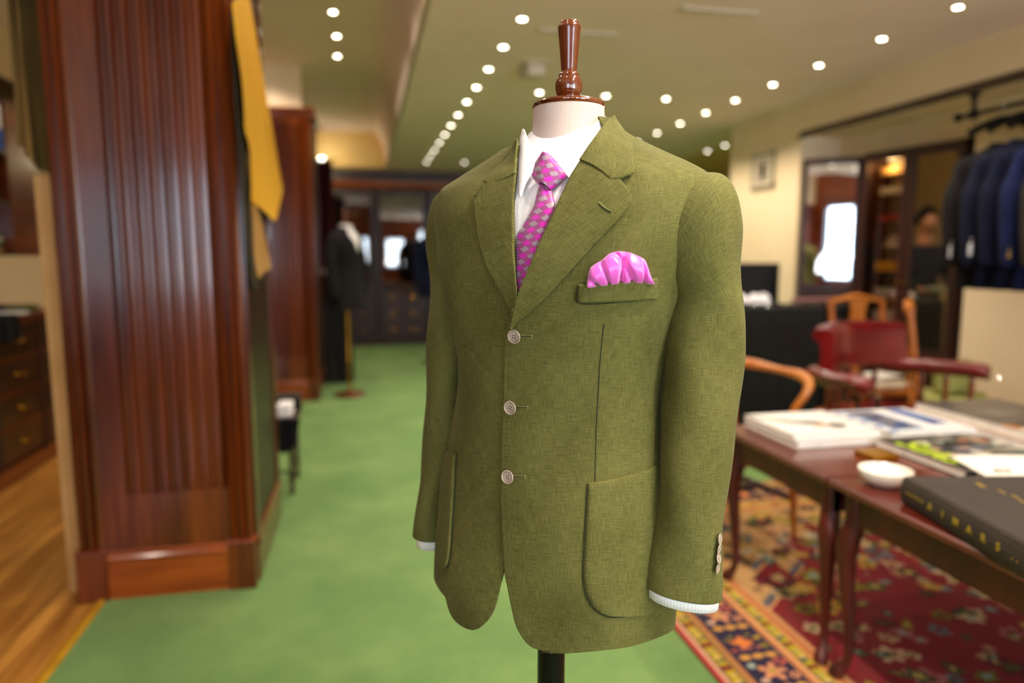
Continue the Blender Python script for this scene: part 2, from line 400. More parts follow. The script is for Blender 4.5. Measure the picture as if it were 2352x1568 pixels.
# ceilings
struct('ceiling', B().box(XE, XR + .5, REAR_Y, YF, ZC, ZC + .08), 'white_paint')
struct('ceiling', B().box(XL, XE, 9.75, YF, ZC, ZC + .08), 'white_paint')
struct('ceiling', B().box(XL - .1, .12, REAR_Y, 9.75, ZU, ZU + .08), 'white_paint')
cove = [(XE, ZC), (XE, ZC + .02)] + [(XE - .02 - .19 * (1 - math.cos(t)) , ZC + .02 + (ZU - ZC - .02) * math.sin(t)) for t in np.linspace(0, math.pi / 2, 12)] + [(.08, ZU + .08), (XE, ZU + .08)]
struct('trim_1', B().prism([(p[0], p[1]) for p in cove], REAR_Y, 9.75, 'y'), 'white_paint', smooth=True)
struct('trim_2', B().prism([(9.75, ZC), (9.72, ZC + .02), (9.68, ZC + .12), (9.6, ZC + .3), (9.55, ZU), (9.55, ZU + .08), (9.8, ZU + .08), (9.8, ZC)], XL, XE, 'x'), 'yellow_paint')
struct('ceiling', B().box(XR + .5, 6.2, 5.99, YF, ZC, ZC + .08), 'yellow_paint')
# walls
struct('wall_left', B().box(XL - .1, XL, REAR_Y, YF, -.05, ZU), 'cream_paint')
struct('trim_7', B().box(XL, XL + .02, REAR_Y, 2.2, 0, 2.3), 'mahog_y')
struct('wall_far', B().box(XL, 6.2, YF, YF + .1, -.05, ZU), 'yellow_paint')
struct('wall_right', B().box(XR, 3.9, 4.93, 5.99, 0, ZC), 'cream_paint')
struct('wall_right', B().box(6.2, 6.3, 5.99, YF, 0, ZC), 'yellow_paint')
struct('wall_right', B().box(3.65, 6.2, 5.93, 5.99, 0, ZC), 'cream_paint')
XB = 3.75
struct('wall_right', B().box(XR, XR + .06, REAR_Y, 4.93, 2.19, ZC), 'cream_paint')
struct('ceiling', B().box(XR + .06, XB, REAR_Y, 4.93, 2.19, 2.25), 'cream_paint')
struct('wall_right', B().box(XB, XB + .1, REAR_Y, 4.93, -.05, 2.19), 'cream_paint')
struct('wall_right', B().box(XB - .012, XB, -1, 3.0, .0, 1.25), 'cream_paint')
struct('trim_3', B().prism([(XR - .03, 2.17), (XR - .03, 2.195), (XR - .02, 2.205), (XR - .005, 2.225), (XR, 2.225), (XR, 2.17)], REAR_Y, 4.93, 'y'), 'dark_wood_y')
# wall behind the camera, with the shop windows
b = B(); xs = sorted(WINDOWS); x = XL
for (x0, x1, z0, z1) in xs + [(6.2, 6.2, 0, 1)]:
    pass
rear = B(); cur = XL - .6
for (x0, x1, z0, z1) in xs:
    rear.box(cur, x0, REAR_Y - .1, REAR_Y, -.05, ZU); rear.box(x0, x1, REAR_Y - .1, REAR_Y, -.05, z0); rear.box(x0, x1, REAR_Y - .1, REAR_Y, z1, ZU); cur = x1
rear.box(cur, 4.0, REAR_Y - .1, REAR_Y, -.05, ZU)
struct('wall_rear', rear, 'mahog_x')
for n, (x0, x1, z0, z1) in enumerate(xs):
    w = struct('window_%d' % (n + 1), B().box(x0, x1, REAR_Y - .07, REAR_Y - .06, z0, z1), 'glass')
    fr = B(); t = .04
    fr.box(x0, x0 + t, REAR_Y - .1, REAR_Y + .02, z0, z1).box(x1 - t, x1, REAR_Y - .1, REAR_Y + .02, z0, z1)
    fr.box(x0, x1, REAR_Y - .1, REAR_Y + .02, z0, z0 + t).box(x0, x1, REAR_Y - .1, REAR_Y + .02, z1 - t, z1)
    fr.build('window_frame', 'dark_wood', w)
# left room extension so the window wall closes
struct('wall_left', B().box(XL - .7, XL - .6, REAR_Y, REAR_Y + .1, -.05, ZU), 'cream_paint')

# ---------------------------------------------------------------- recessed ceiling lamps
def make_lamp():
    t = thing('downlight', 'x', 'light')
    B().lathe([(.020, 0), (.022, -.004), (.034, -.006), (.038, 0), (.020, .002)], seg=24).build('lamp_ring', 'plastic', t, smooth=True)
    B().lathe([(.001, -.0025), (.019, -.0025), (.019, .001), (.001, .001)], seg=20).build('lamp_lens', 'lamp_glow', t)
    return t
lamp0 = make_lamp(); first = True
rows = []
zones = [('second row from the left', [(.80, y) for y in (3.55, 4.03, 4.51, 5.0, 5.47, 5.98, 6.47, 6.96, 7.45, 8.0, 8.5, 9.0)], ZC),
         ('row along the right wall', [(2.785, y) for y in (2.96, 3.46, 4.0, 4.5, 5.0, 5.47, 5.95, 6.45, 6.95)], ZC),
         ('inner cross row', [(1.27, 5.06), (1.775, 5.06), (2.25, 5.06)], ZC), ('far cross row', [(1.275, 8.95), (1.775, 8.95)], ZC),
         ('side room', [(3.82, 7.43), (3.8, 7.0)], ZC), ('upper ceiling', [(-.16, 4.98), (-.155, 5.5), (-.17, 6.03), (-.78, 6.03)], ZU)]
orw = ['nearest', 'second', 'third', 'fourth', 'fifth', 'sixth', 'seventh', 'eighth', 'ninth', 'tenth', 'eleventh', 'twelfth', 'thirteenth', 'fourteenth', 'fifteenth', 'sixteenth', 'seventeenth', 'eighteenth', 'nineteenth', 'twentieth']
extra = [('behind the camera', [(.8, 3.05 - .5 * k) for k in range(9)] + [(2.785, 2.46 - .5 * k) for k in range(7)] + [(1.8, -.45), (-.16, 2.2), (-.16, .6)], ZC), ('above the near pillar', [(-.16, 3.3), (-.16, 4.1)], ZU), ('left bay', [(-1.6, 3.6), (-1.6, 5.0), (-1.6, 1.6)], ZU)]
SPOTS = []
for zn, pts, zz in zones + extra:
    for k, (x, y) in enumerate(pts):
        o = lamp0 if first else copy_tree(lamp0); first = False
        z2 = ZU if x < XE else zz
        o.location = (x, y, z2)
        o['group'] = 'recessed ceiling downlights'; o['category'] = 'light'
        if zn == 'second row from the left': o['label'] = '%s lit downlight of the long row just right of the ceiling step' % orw[k]
        elif zn == 'row along the right wall': o['label'] = '%s lit downlight of the row along the right wall' % orw[k]
        elif zn == 'inner cross row': o['label'] = ['lit downlight left of the mannequin finial, below the ceiling speaker', 'lit downlight right of the mannequin finial', 'lit downlight above the jacket shoulder, between the two long rows'][k]
        elif zn == 'far cross row': o['label'] = ['small far lit downlight beside the end of the long left row', 'small far lit downlight half hidden by the jacket shoulder'][k]
        elif zn == 'side room': o['label'] = ['left of two lit downlights in the warm side room', 'right of two lit downlights in the warm side room'][k]
        elif zn == 'upper ceiling': o['label'] = ['nearest of three lit downlights in the raised ceiling', 'middle of three lit downlights in the raised ceiling', 'farthest of three lit downlights in the raised ceiling', 'lit downlight in the raised ceiling beside the yellow card'][k]
        else: o['label'] = '%s lit downlight of the ceiling %s, out of the picture' % (orw[k], zn); o['group'] = 'downlights out of view'
        SPOTS.append((x, y, z2, LAMP_W * (3.8 if (x == .8 and .0 < y < .6) else 1.5 if zn in ('row along the right wall',) else 1.6 if zn == 'side room' else 1)))
for (x, y, z, w) in SPOTS:
    l = bpy.data.lights.new('downlight_beam', 'SPOT'); l.energy = w; l.spot_size = math.radians(130); l.spot_blend = .7
    l.color = (1, .87, .72); l.shadow_soft_size = .03
    o = bpy.data.objects.new('downlight_beam', l); COL.objects.link(o); o.location = (x * S, y * S, (z - .03) * S)
# ================================================================= the mannequin in the middle: placement
DC = 1.0                                            # distance of its axis
AX = fwh * DC + rt * .076
RZ = -math.radians(15.9 + 27)
cz, sz = math.cos(RZ), math.sin(RZ)
DM = np.eye(4); DM[:3, :3] = [[cz, -sz, 0], [sz, cz, 0], [0, 0, 1]]; DM[:3, 3] = [AX[0], AX[1], 0]
def tol(p): return (np.asarray(p) - DM[:3, 3]) @ DM[:3, :3]
LOC = (AX[0], AX[1], 0)
rtl = rt @ DM[:3, :3]                               # camera right in mannequin space
# rings: z, half width, front depth, back depth, exponent, shift to the right, shift back
TR = [(.725, .187, .139, .127, 2.25, -.018, 0), (.752, .186, .137, .125, 2.25, -.018, 0), (.80, .186, .137, .125, 2.25, -.017, 0), (.86, .184, .134, .122, 2.25, -.015, 0), (.93, .178, .128, .12, 2.15, -.013, 0),
      (1.0, .169, .121, .117, 2.08, -.012, 0), (1.06, .160, .118, .112, 2.02, -.011, 0), (1.11, .157, .119, .11, 2.0, -.010, 0), (1.16, .163, .126, .113, 2.04, -.008, 0),
      (1.21, .176, .133, .117, 2.12, -.006, 0), (1.26, .189, .134, .12, 2.3, -.003, 0), (1.30, .197, .128, .12, 2.4, 0, 0), (1.335, .203, .117, .115, 2.5, 0, 0),
      (1.36, .205, .104, .108, 2.5, 0, 0), (1.378, .200, .092, .100, 2.4, 0, 0), (1.393, .178, .083, .093, 2.2, 0, .002), (1.408, .148, .077, .087, 2.1, 0, .004),
      (1.424, .116, .071, .082, 2.0, 0, .006), (1.438, .090, .064, .077, 2.0, 0, .008), (1.450, .073, .058, .070, 2.0, 0, .01), (1.462, .063, .054, .064, 2.0, 0, .012)]
def torso_rings(TR): return [((r[5] * rtl[0], r[5] * rtl[1] + r[6], r[0]), (r[1], 0, 0), (0, r[3], 0), (0, -r[2], 0), r[4]) for r in TR]
# e2n is given as the outward vector of the front half; RingSurf negates it, so pass +depth
def fixr(R): return [(c, e1, e2p, tuple(-np.array(e2n)), n) for (c, e1, e2p, e2n, n) in R]
T = RingSurf(fixr(torso_rings(TR)), DM)
def tdisp(a, b, P):
    z = P[..., 2]; th = np.radians(a)
    low = np.clip((1.0 - z) / .25, 0, 1)
    return .0022 * low * np.sin(th * 7 + 1.2) + .0012 * np.sin(th * 5 + z * 22) * np.clip((1.3 - z) / .2, 0, 1) + .0008 * np.sin(th * 11 - z * 31) * np.clip((1.3 - z) / .2, 0, 1)
T.disp = tdisp
T.prep()

mann = thing('tailors_mannequin', 'cream linen neck mannequin with turned brown finial and black pole, wearing the green jacket', 'mannequin', LOC, RZ)
pol = tol(np.array([AX[0], AX[1], 0]) - rt * .016)
B().lathe([(.0, .62), (.021, .62), (.021, .80), (.021, .1), (.019, .06)][1:], c=(pol[0], pol[1], 0), seg=32).build('pole', 'black_metal', mann, smooth=True) if False else \
    B().lathe([(.021, .03), (.021, 1.36)], c=(pol[0], pol[1], 0), seg=32).build('pole', 'black_metal', mann, smooth=True)
B().lathe([(.19, 0), (.19, .012), (.16, .022), (.05, .03), (.026, .05), (.021, .06)], c=(pol[0], pol[1], 0), seg=40).build('base', 'black_metal', mann, smooth=True)
tl = np.array([0, .006])
NZ = 1.4835
nk = RingSurf([((0, .006, z), (r, 0, 0), (0, r * 1.0, 0), (0, r * 1.0, 0), 2) for z, r in ((1.36, .07), (1.39, .064), (1.415, .0575), (1.44, .053), (1.46, .0505), (NZ, .0495))], DM)
aa, bb_ = np.meshgrid(np.linspace(-180, 180, 65), np.linspace(0, 5, 30)); G = nk.pt(aa, bb_); uv = np.stack([aa * .0009, G[..., 2]], -1)
q = B(); orient_grid(q, G, nk, aa, bb_, uv); q.build('neck_form', 'linen', mann, smooth='all', auto=False)
# turned cap and finial
cx, cy = 0.0, .006
B().lathe([(.001, 0), (.0495, 0), (.0505, .0015), (.0508, .0045), (.049, .007), (.046, .0082), (.03, .0095), (.001, .0098)], c=(cx, cy, NZ), seg=48).build('neck_cap', 'finial', mann, smooth=True)
prof = [(.021, .0085), (.0195, .0105), (.0165, .013), (.0145, .015), (.0148, .0155), (.0178, .021), (.0192, .0285), (.0190, .034), (.0172, .0395), (.0158, .0412), (.0152, .0414), (.0152, .0445),
        (.0135, .047), (.0112, .0485), (.0110, .0495), (.0118, .060), (.0135, .080), (.0152, .097), (.0163, .1075), (.0160, .1095), (.0142, .1115), (.0138, .1135), (.0125, .1155), (.008, .1175), (.002, .1183)]
pr = resample(smooth_curve(prof, 90), 90)
B().lathe([tuple(p) for p in pr], c=(cx, cy, NZ), seg=40).build('finial', 'finial', mann, smooth=True)

# ---------------------------------------------------------------- jacket
jk = thing('jacket', 'olive green hopsack three button jacket with patch pockets on the front mannequin', 'jacket', LOC, RZ)
nT = T.n - 1
def edge_ab(px, n): return T.inv(smooth_curve(px, n))
SIDE_B = []
def front_panel(name, epx, a_side, off, hem):
    """cloth from the side seam to the front edge; epx = edge in pixels bottom -> top"""
    E = edge_ab(epx, 160); E = E[np.argsort(E[:, 1])]; b0 = E[0, 1]; a0 = E[0, 0]
    Hm = T.inv(smooth_curve(hem, 60)); Hm = Hm[np.argsort(Hm[:, 0])]
    SIDE_B.append(Hm[-1, 1] if a_side > -90 else Hm[0, 1])
    nb = 220; top_ = nT if a_side > -90 else nT - 2.6; bs = b0 + (top_ - b0) * np.linspace(0, 1, nb); bs[:40] = b0 + (bs[40] - b0) * np.linspace(0, 1, 41)[:40] ** 2.2
    ea = np.interp(bs, E[:, 1], E[:, 0])
    m = 110; t = np.linspace(0, 1, m)[None, :] ** 1.15
    a = ea[:, None] * (1 - t) + a_side * t
    lift = np.interp(a, Hm[:, 0], Hm[:, 1]) - b0; lift[:, 0] = 0
    k = np.clip(1 - (bs - b0) / 3.0, 0, 1)[:, None] ** 2
    b = bs[:, None] + lift * k
    G = T.pt(a, b, off + .0 * a); uv = np.stack([a * .0026, G[..., 2]], -1)
    q = B(); orient_grid(q, G, T, a, b, uv)
    return q.build(name, 'green', jk, smooth='all', solid=.003, auto=False)
E_r = [(1266, 1496), (1250, 1494), (1232, 1488), (1210, 1471), (1188, 1435), (1177, 1390), (1170, 1355), (1160, 1300), (1155, 1200), (1153, 1100), (1156, 1000), (1160, 900), (1162, 800), (1168, 745),
       (1190, 715), (1212, 665), (1240, 600), (1272, 535), (1308, 460), (1340, 395), (1372, 340), (1392, 300)]
E_l = [(1085, 1447), (1101, 1442), (1123, 1420), (1137, 1391), (1148, 1344), (1160, 1296), (1175, 1200), (1180, 1100), (1185, 1000), (1190, 900), (1195, 800), (1192, 740), (1184, 700), (1184, 640), (1181, 560), (1180, 470), (1184, 420), (1192, 350)]
front_panel('left_front', E_r, 2, .0035, [(1266, 1496), (1300, 1497), (1380, 1490), (1450, 1480), (1520, 1456), (1546, 1440)])
front_panel('right_front', E_l, -182, -.0002, [(1085, 1447), (1070, 1443), (1054, 1434), (1040, 1420), (1030, 1400), (1022, 1370)])
a, b = np.meshgrid(np.linspace(-1, 181, 90), np.linspace(0, 1, 120)); bb0 = np.interp(a, [0, 60, 120, 180], [SIDE_B[0] + .05, 1.0, 1.0, SIDE_B[1] + .05]); b = bb0 + (np.interp(a, [0, 90, 180], [nT, nT - 1, nT - 2.6]) - bb0) * b; G = T.pt(a, b, .0015); uv = np.stack([a * .0026, G[..., 2]], -1)
q = B(); orient_grid(q, G, T, a, b, uv); q.build('back', 'green', jk, smooth='all', solid=.003, auto=False)

# sleeves
def sleeve_surf(side, st, hem):
    """side +1 = right in the picture"""
    R = []
    # lower rings from wrist upwards
    for (y, xl, xr, D, dep) in reversed(st):
        c = (atd(xl, y, D) + atd(xr, y, D)) / 2; hw = np.linalg.norm(atd(xr, y, D) - atd(xl, y, D)) / 2
        cl = tol(c); out = rtl * side; tilt = hem if (y, xl) == (st[-1][0], st[-1][1]) else 0
        R.append((cl, tuple(out * hw + np.array([0, 0, 1]) * tilt * side * 0), (np.cross([0, 0, 1], rtl)) * dep, (np.cross([0, 0, 1], rtl)) * dep, 2.15))
    def up(cx, z, r, ang, dep, cyy=0, n=2.1):
        e1 = (side * math.cos(ang) * r, 0, math.sin(ang) * r)
        R.append(((side * cx, cyy, z), e1, (0, dep, 0), (0, dep, 0), n))
    for (ox, oz, ix, iz, dep) in ((.236, 1.300, .150, 1.235, .059), (.2325, 1.338, .147, 1.238, .062), (.224, 1.365, .145, 1.24, .065), (.211, 1.3805, .143, 1.242, .067), (.194, 1.384, .14, 1.25, .066)):
        R.append(((side * (ox + ix) / 2 + .007, 0, (oz + iz) / 2), (side * (ox - ix) / 2, 0, (oz - iz) / 2), (0, dep, 0), (0, dep, 0), 2.1))
    s = RingSurf(R, DM)
    def disp(a, b, P):
        z = P[..., 2]; th = np.radians(a)
        return .0016 * np.sin(th * 3 + z * 40) * np.clip((1.25 - z) / .1, 0, 1) + .002 * np.sin(th * 2 + z * 17 + 1) * np.clip((1.25 - z) / .1, 0, 1)
    s.disp = disp; s.prep(-230, 130); return s
def sleeve_mesh(s, name):
    a, b = np.meshgrid(np.linspace(-180, 180, 81), np.linspace(0, s.n - 1.0001, 150)); G = s.pt(a, b); mid = (G[:, 20] + G[:, 60] + G[:, 40] + G[:, 0]) / 4; ln = np.r_[0, np.cumsum(np.linalg.norm(np.diff(mid, axis=0), axis=1))]; uv = np.stack([a * .0009, ln[:, None] + 0 * a], -1)
    q = B(); orient_grid(q, G, s, a, b, uv); return q.build(name, 'green', jk, smooth='all', solid=.003, auto=False)
st_r = [(690, 1532, 1701, .908, .054), (800, 1529, 1701, .904, .052), (900, 1524, 1697, .898, .050), (1000, 1519, 1686, .89, .048),
        (1100, 1508, 1673, .882, .046), (1200, 1497, 1661, .875, .044), (1290, 1484, 1654, .87, .043), (1352, 1476, 1650, .868, .043)]
st_l = [(690, 989, 1086, 1.085, .052), (800, 984, 1080, 1.082, .050), (900, 978, 1070, 1.08, .048), (1000, 971, 1060, 1.075, .046),
        (1080, 964, 1050, 1.072, .044), (1150, 958, 1040, 1.07, .042), (1222, 953, 1036, 1.068, .042)]
SR = sleeve_surf(1, st_r, .02); SL = sleeve_surf(-1, st_l, 0)
# slant the cuff of the near sleeve: outer side lower
SR.A[0, 3:6] += np.array([0, 0, -.008]); SR.A[0, 2] += .002
sleeve_mesh(SR, 'left_sleeve'); sleeve_mesh(SL, 'right_sleeve')

# lapels, collar
roll = lambda hi, lo: (lambda t, s: lo + (hi - lo) * (1 - t) ** 1.5 * np.sin(np.clip(t * 12, 0, math.pi / 2)) ** .7)
Lin = [(1182, 752), (1190, 712), (1200, 672), (1225, 612), (1250, 556), (1278, 497), (1312, 425), (1328, 398), (1341, 377)]
Lout = [(1184, 756), (1196, 739), (1250, 690), (1312, 624), (1375, 555), (1419, 510), (1444, 479), (1452, 466), (1446, 457), (1431, 439), (1404, 419), (1385, 385), (1370, 352)]
def lapel(name, inner, outer, hi, lo, uvrot):
    return ribbon(T, inner, outer, name, 'green', jk, n=90, m=36, off=lambda t, s: lo + (hi - lo) * (1 - t) ** 1.3 + .0, thick=.0028, uvrot=uvrot)
# body of the lapel runs from the break point to the gorge
lapel('left_lapel', Lin, [(1184, 756), (1196, 739), (1250, 690), (1312, 624), (1375, 555), (1419, 510), (1440, 484), (1451, 469), (1452, 463)], .0115, .0092, 38)
ribbon(T, [(1362, 342), (1371, 357), (1385, 383), (1404, 419), (1431, 440), (1452, 463)], [(1362, 342), (1365, 345), (1372, 352), (1385, 380), (1404, 419), (1452, 463)], 'lapel_gore', 'green', jk, n=8, m=4, off=lambda t, s: .007 + 0 * t) if False else None
ribbon(T, [(1337, 384), (1352, 358), (1370, 330), (1384, 306), (1398, 283)], [(1404, 423), (1425, 421), (1454, 410), (1456, 395), (1447, 340), (1431, 319), (1404, 286)], 'left_collar', 'green', jk, n=60, m=26,
       off=lambda t, s: .0145 - .004 * t, thick=.0028, uvrot=30)
lapel('right_lapel', [(1184, 722), (1190, 700), (1196, 678), (1193, 640), (1188, 562), (1188, 469), (1193, 406), (1197, 372)],
      [(1182, 722), (1175, 702), (1156, 666), (1131, 625), (1109, 566), (1100, 516), (1095, 475), (1096, 461), (1101, 456)], .0115, .0075, -25)
ribbon(T, [(1193, 412), (1195, 385), (1197, 360), (1200, 338)], [(1137, 434), (1120, 427), (1118, 422), (1150, 392), (1175, 367), (1187, 340), (1195, 328)], 'right_collar', 'green', jk, n=50, m=20, off=lambda t, s: .0135 - .005 * t, thick=.0028, uvrot=-30)
# the collar round the back of the neck
cs = RingSurf([((0, .01, z), (r, 0, 0), (0, r * 1.0, 0), (0, r * .9, 0), 2) for z, r in ((1.425, .088), (1.445, .076), (1.462, .067), (1.474, .0655))], DM)
a, b = np.meshgrid(np.linspace(28, 152, 60), np.linspace(0, 2.0, 12)); G = cs.pt(a, b); q = B(); orient_grid(q, G, cs, a, b, np.stack([a * .001, G[..., 2]], -1))
q.build('back_collar', 'green', jk, smooth='all', solid=.003, auto=False)

# pockets, welt, seams
def flat(k, edge=.0): return lambda t, s: k - .0025 * np.exp(-np.minimum(np.minimum(t, 1 - t) * 60, 9)) - .0025 * np.exp(-np.minimum(np.minimum(s, 1 - s) * 60, 9))
ribbon(T, [(1329, 651), (1329, 694)], [(1503, 633), (1503, 683)], 'breast_pocket', 'green', jk, n=14, m=50, off=flat(.0105), thick=.003)
ribbon(T, [(1350, 1107), (1346, 1180), (1342, 1260), (1340, 1320), (1346, 1360), (1362, 1390), (1384, 1406), (1410, 1411)], [(1514, 1056), (1520, 1130), (1528, 1200), (1535, 1270), (1540, 1330), (1541, 1360), (1538, 1385), (1525, 1400)],
       'left_pocket', 'green', jk, n=70, m=60, off=flat(.0072), thick=.003)
ribbon(T, [(1026, 1014), (1022, 1060), (1016, 1120), (1010, 1200), (1006, 1250), (1006, 1280), (1010, 1295), (1016, 1304)], [(1048, 1040), (1046, 1100), (1043, 1160), (1039, 1220), (1036, 1262), (1033, 1285), (1028, 1300), (1020, 1306)],
       'right_pocket', 'green', jk, n=60, m=20, off=flat(.0045), thick=.003)
def seam(Sf, px, name, mat='seam', r=.0007, off=.0036, parent=None, n=40):
    ab = Sf.inv(smooth_curve(px, n)); P = Sf.pt(ab[:, 0], ab[:, 1], off); return B().tube(P, r, 6).build(name, mat, parent or jk, smooth=True)
seam(T, [(1386, 742), (1377, 830), (1372, 920), (1368, 1010), (1366, 1104)], 'front_dart')
seam(T, [(1330, 652), (1330, 694), (1420, 692), (1500, 682)], 'pocket_seam', off=.0042)
seam(T, [(1362, 343), (1372, 358), (1387, 388), (1404, 419)], 'gorge_seam', off=.0105, r=.0006)
seam(T, [(1196, 378), (1170, 410), (1140, 432)], 'gorge_seam', off=.0085, r=.0006)
seam(T, [(1349, 1109), (1345, 1180), (1341, 1260), (1339, 1320), (1345, 1362), (1362, 1393), (1384, 1409), (1412, 1414), (1470, 1408)], 'pocket_seam', off=.0042, r=.0008)
seam(T, [(1050, 1042), (1047, 1110), (1044, 1165), (1040, 1225), (1037, 1265), (1034, 1287), (1028, 1303)], 'pocket_seam', off=.001, r=.0008)
# pick stitching along the edges
def stitches(px, name, off, step=9):
    ab = T.inv(smooth_curve(px, max(3, int(sum(math.dist(px[i], px[i + 1]) for i in range(len(px) - 1)) / step)))); P = T.pt(ab[:, 0], ab[:, 1], off); q = B()
    for i in range(len(P) - 1): q.tube([P[i], P[i] * .65 + P[i + 1] * .35], .0004, 4)
    return tag(q.build(name, 'seam', jk), kind='stuff')
stitches([(1190, 742), (1250, 683), (1312, 617), (1375, 548), (1419, 502), (1440, 474)], 'edge_stitching', .0078)
stitches([(1355, 1114), (1352, 1180), (1348, 1260), (1346, 1320), (1352, 1356), (1368, 1384), (1388, 1399), (1412, 1404)], 'edge_stitching', .0074)
stitches([(1174, 790), (1171, 900), (1167, 1000), (1164, 1100), (1166, 1200), (1171, 1300), (1181, 1355), (1199, 1430), (1218, 1462), (1240, 1478)], 'edge_stitching', .0038)
stitches([(1340, 657), (1420, 652), (1494, 640)], 'edge_stitching', .0068)

def basis(n):
    n = n / np.linalg.norm(n); x = np.cross([0, 0, 1.], n); x /= np.linalg.norm(x); return np.stack([x, np.cross(n, x), n], 1)
def make_button(parent, p, n, r, name='button', spin=.4, label=None):
    Rm = basis(n); Mx = Matrix.Identity(4)
    for i in range(3):
        for j in range(3): Mx[i][j] = Rm[i, j]
        Mx[i][3] = p[i]
    o = B().lathe([(.001, 0), (r * .72, 0), (r * .9, r * .06), (r * .98, r * .16), (r * .74, r * .13), (r * .70, r * .09), (.001, r * .07)][1:], seg=32).build(name, 'button', parent, smooth=True)
    B().lathe([(r * .76, r * .1), (r * .80, r * .2), (r * .9, r * .25), (r, r * .2), (r * 1.0, r * .1), (r * .9, r * .02)], seg=32).build('button_rim', 'button_rim', o, smooth=True)
    for k in range(4):
        w = spin + k * math.pi / 2; B().lathe([(r * .095, 0), (r * .095, r * .11)], c=(r * .24 * math.cos(w), r * .24 * math.sin(w), 0), seg=10).build('thread_hole', 'hole', o)
    o.matrix_local = Mx; return o
for k, (x, y) in enumerate([(1187, 770), (1178, 934), (1172, 1093)]):
    ab = T.inv([(x, y)])[0]; A_, B_ = np.array([ab[0]]), np.array([ab[1]])
    make_button(jk, T.pt(A_, B_, .0062)[0], T.nrm(A_, B_)[0], .0092, spin=[.55, .3, .75][k])
    for dy in (-2, 2): seam(T, [(x + 12, y + dy), (x + 37, y + dy + 1)], 'buttonhole', 'thread', .0005, .0038, n=6)
    seam(T, [(x + 12, y), (x + 36, y + 1)], 'buttonhole_slit', 'hole', .0006, .0040, n=6)
    seam(T, [(x + 37, y - 4), (x + 37, y + 5)], 'buttonhole', 'thread', .0007, .0038, n=4)
seam(T, [(1379, 473), (1392, 484), (1407, 491)], 'lapel_buttonhole', 'thread', .0008, .0105, n=8)
seam(T, [(1380, 477), (1392, 487), (1405, 494)], 'lapel_buttonhole', 'seam', .0006, .0103, n=8)
for k, (x, y) in enumerate([(1643, 1236), (1641, 1259), (1640, 1281), (1638, 1303)]):
    ab = SR.inv([(x + 3, y)])[0]; A_, B_ = np.array([ab[0]]), np.array([ab[1]]); nl = SR.nrm(A_, B_)[0] * .6 + rtl * .5
    make_button(jk, SR.pt(A_, B_, .002)[0] + rtl * .002, nl + np.array([0, 0, [.05, -.15, .2, -.05][k]]), .0066, 'sleeve_button', spin=k)

# ---------------------------------------------------------------- shirt
sh = thing('shirt', 'white fine striped shirt worn under the green jacket', 'shirt', LOC, RZ)
a, b = np.meshgrid(np.linspace(-165, -15, 70), np.linspace(7, nT - .5, 80)); G = T.pt(a, b, -.008); q = B(); orient_grid(q, G, T, a, b, np.stack([a * .0026, G[..., 2]], -1))
q.build('shirt_front', 'shirt', sh, smooth='all', solid=.001, auto=False)
CS = RingSurf([((0, .004 + dy, z), (r, 0, 0), (0, r, 0), (0, r * 1.0, 0), 2) for z, r, dy in ((1.345, .106, -.012), (1.375, .094, -.008), (1.40, .081, -.004), (1.425, .070, 0), (1.45, .0615, .002), (1.475, .0575, .003), (1.49, .057, .003))], DM)
CS.prep()
wr = ribbon(CS, [(1268, 367), (1290, 345), (1315, 324), (1340, 304), (1365, 284), (1386, 268)], [(1272, 369), (1284, 388), (1302, 410), (1319, 429), (1345, 392), (1373, 335), (1396, 286)], 'collar_wing', 'shirt', sh, n=50, m=20,
       off=lambda t, s: .003 + .006 * t ** 1.2 * np.clip(s * 3, 0, 1) * np.clip((1 - s) * 4, 0, 1), thick=.002)
ribbon(CS, [(1256, 367), (1240, 357), (1226, 340), (1215, 318), (1209, 298)], [(1252, 369), (1236, 386), (1214, 418), (1196, 458), (1194, 410), (1195, 350), (1203, 298)], 'collar_wing', 'shirt', sh, n=50, m=20,
       off=lambda t, s: .003 + .003 * np.sin(t * math.pi) * (1 - .3 * s), thick=.0015)
# collar stand and back fall
stp = []
a, b = np.meshgrid(np.linspace(-180, 180, 90), np.linspace(0, 1, 8))
top = 1.449 + .026 * np.sin(np.radians(a)) ; bot = 1.40 + 0 * a; zz = bot + (top - bot) * b
rr = .0555 + .0015 * (1 - b)
G = np.stack([rr * np.cos(np.radians(a)), .006 + rr * np.sin(np.radians(a)) , zz], -1); q = B(); q.grid(G, uv=np.stack([a * .001, zz], -1)); q.build('collar_stand', 'shirt', sh, smooth='all', solid=.0015, auto=False)
a, b = np.meshgrid(np.linspace(-25, 205, 60), np.linspace(0, 1, 8)); top = 1.450 + .026 * np.sin(np.radians(a)); zz = 1.425 + (top - 1.425) * b; rr = .058 + .006 * (1 - b)
G = np.stack([rr * np.cos(np.radians(a)), .006 + rr * np.sin(np.radians(a)), zz], -1); q = B(); q.grid(G, uv=np.stack([a * .001, zz], -1)); q.build('collar_fall', 'shirt', sh, smooth='all', solid=.0015, auto=False)
ribbon(T, [(1292, 425), (1282, 455), (1276, 500), (1262, 540)], [(1308, 430), (1296, 465), (1288, 500), (1275, 540)], 'placket', 'shirt', sh, n=20, m=6, off=lambda t, s: -.005 + 0 * t, thick=.001)
